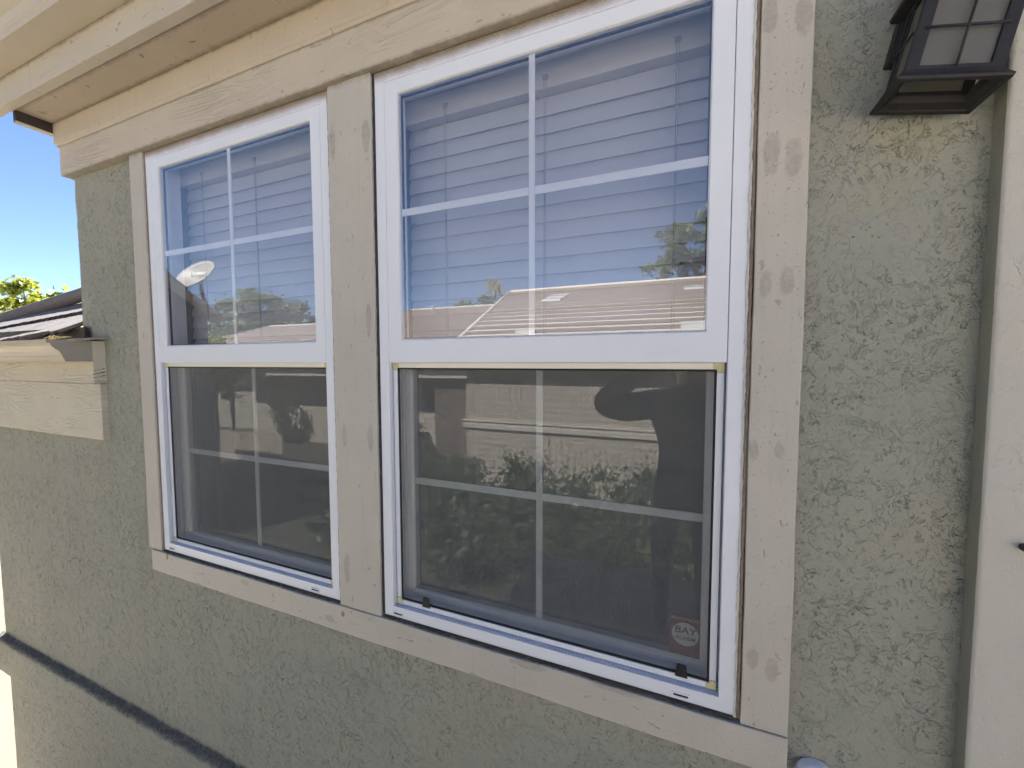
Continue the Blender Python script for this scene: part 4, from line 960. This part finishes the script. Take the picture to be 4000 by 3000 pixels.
hd_ = t.math('MULTIPLY', t.ramp(xyz[2], -.135, -.125), t.ramp(t.math('ABSOLUTE', t.math('SUBTRACT', xyz[0], .03)), .115, .11)); c_ = t.mix(t.math('MULTIPLY', hd_, t.ramp(xyz[1], -1.30, -1.305, 0, 1)), c_, skin)
t.bsdf(c_, .75, t.bump(t.noise(t.co, 14, 3), .3, .02), .3)
PX = .03
vt = []; ed = []; ra = []
def jv(p, r, par=None):
    vt.append(p); ra.append(r); i = len(vt) - 1
    if par is not None: ed.append((par, i))
    return i
pel = jv((PX, -1.45, -.74), (.165, .115)); sp1 = jv((PX, -1.46, -.58), (.150, .11), pel); sp2 = jv((PX, -1.46, -.42), (.165, .12), sp1); ch = jv((PX, -1.45, -.27), (.175, .115), sp2)
nk = jv((PX, -1.44, -.155), (.062, .065), ch); nk2 = jv((PX, -1.42, -.10), (.055, .058), nk); hd1 = jv((PX, -1.40, -.04), (.072, .088), nk2); hd2 = jv((PX, -1.405, .03), (.078, .098), hd1); jv((PX, -1.41, .095), (.058, .07), hd2)
for s in (-1, 1):
    sh = jv((PX + s * .175, -1.45, -.245), .088, ch); el = jv((PX + s * .29, -1.32, -.265), .092, sh); e2 = jv((PX + s * .425, -1.19, -.235), .080, el); 
    fa = jv((PX + s * .34, -1.11, -.145), .056, e2); wr = jv((PX + s * .17, -1.025, -.055), .030, fa); pm = jv((PX + s * .135, -.995, -.025), (.034, .018), wr)
    # fingers curl round the end of the phone, behind and over its edge; thumb on the near face
    for k, (dz, ln) in enumerate(((.030, .9), (.012, 1.0), (-.006, .95), (-.024, .75))):
        a = jv((PX + s * .118, -.975, -.020 + dz), .0095, pm); b = jv((PX + s * .102, -.955, -.018 + dz), .0085, a); jv((PX + s * (.102 - .012 * ln), -.9445, -.016 + dz), .0070, b)
    a = jv((PX + s * .115, -.985, .022), .0105, pm); b = jv((PX + s * .090, -.968, .030), .009, a); jv((PX + s * .070, -.960, .026), .0078, b)
    hp = jv((PX + s * .095, -1.45, -.80), .095, pel); kn = jv((PX + s * .115, -1.43, -1.16), .062, hp); cf = jv((PX + s * .12, -1.46, -1.32), .058, kn); an = jv((PX + s * .12, -1.46, -1.545), .040, cf); ft = jv((PX + s * .125, -1.42, -1.585), .040, an); jv((PX + s * .135, -1.30, -1.592), (.042, .026), ft)
person = skin_body('person', vt, ed, ra, 0, M_PERSON); tag(person, 'person in dark clothes holding up a phone, mirrored in the near window', 'person')
m = MB(); n = 20; v = []; f = []
for i in range(7):
    a = math.pi / 2 * i / 6
    for k in range(n):
        b = 2 * math.pi * k / n; v.append((PX + .088 * math.cos(a) * math.cos(b), -1.425 + .112 * math.cos(a) * math.sin(b), .03 + .095 * math.sin(a)))
for i in range(6):
    for k in range(n): f.append((i * n + k, i * n + (k + 1) % n, (i + 1) * n + (k + 1) % n, (i + 1) * n + k))
m.add(v, f); m.build('hair', M_BLACKTAB, person, 0, True)
for s in (-1, 1):
    m = MB(); m.tube([(PX + s * .082, -1.40, -.045), (PX + s * .090, -1.405, -.02), (PX + s * .088, -1.408, .008)], [.010, .016, .011], 8); m.build('ear', simple('skin_ear', skin, .6, .05), person, 0, True)
m = MB(); m.tube([(PX, -1.31, -.01), (PX, -1.292, -.035), (PX, -1.305, -.045)], [.008, .015, .010], 8); m.build('nose', simple('skin_nose', skin, .6, .05), person, 0, True)
for s in (-1, 1):
    m = MB(); m.tube([(PX + s * .030 - .009, -1.311, .004), (PX + s * .030, -1.306, .006), (PX + s * .030 + .009, -1.311, .004)], [.003, .007, .003], 8); m.build('eye', M_INK, person, 0, True)
m = MB(); m.tube([(PX - .022, -1.318, -.072), (PX, -1.310, -.073), (PX + .022, -1.318, -.072)], [.003, .006, .003], 8); m.build('mouth', simple('lip', (.26, .12, .1), .6, .05), person, 0, True)
ph = thing('phone', 'dark phone held up in front of the person, mirrored in the near window', 'phone', (.06, -.945, -.036))
m = MB(); m.box(-.050, .112, -.9465, -.9385, -.039, .039); m.build('phone_body', M_BLACKTAB, ph, .004, False, 3)
m = MB(); m.tube([(.0, -.9385, .0), (.0, -.9365, .0)], .009, 16); m.build('lens', M_STEEL, ph)
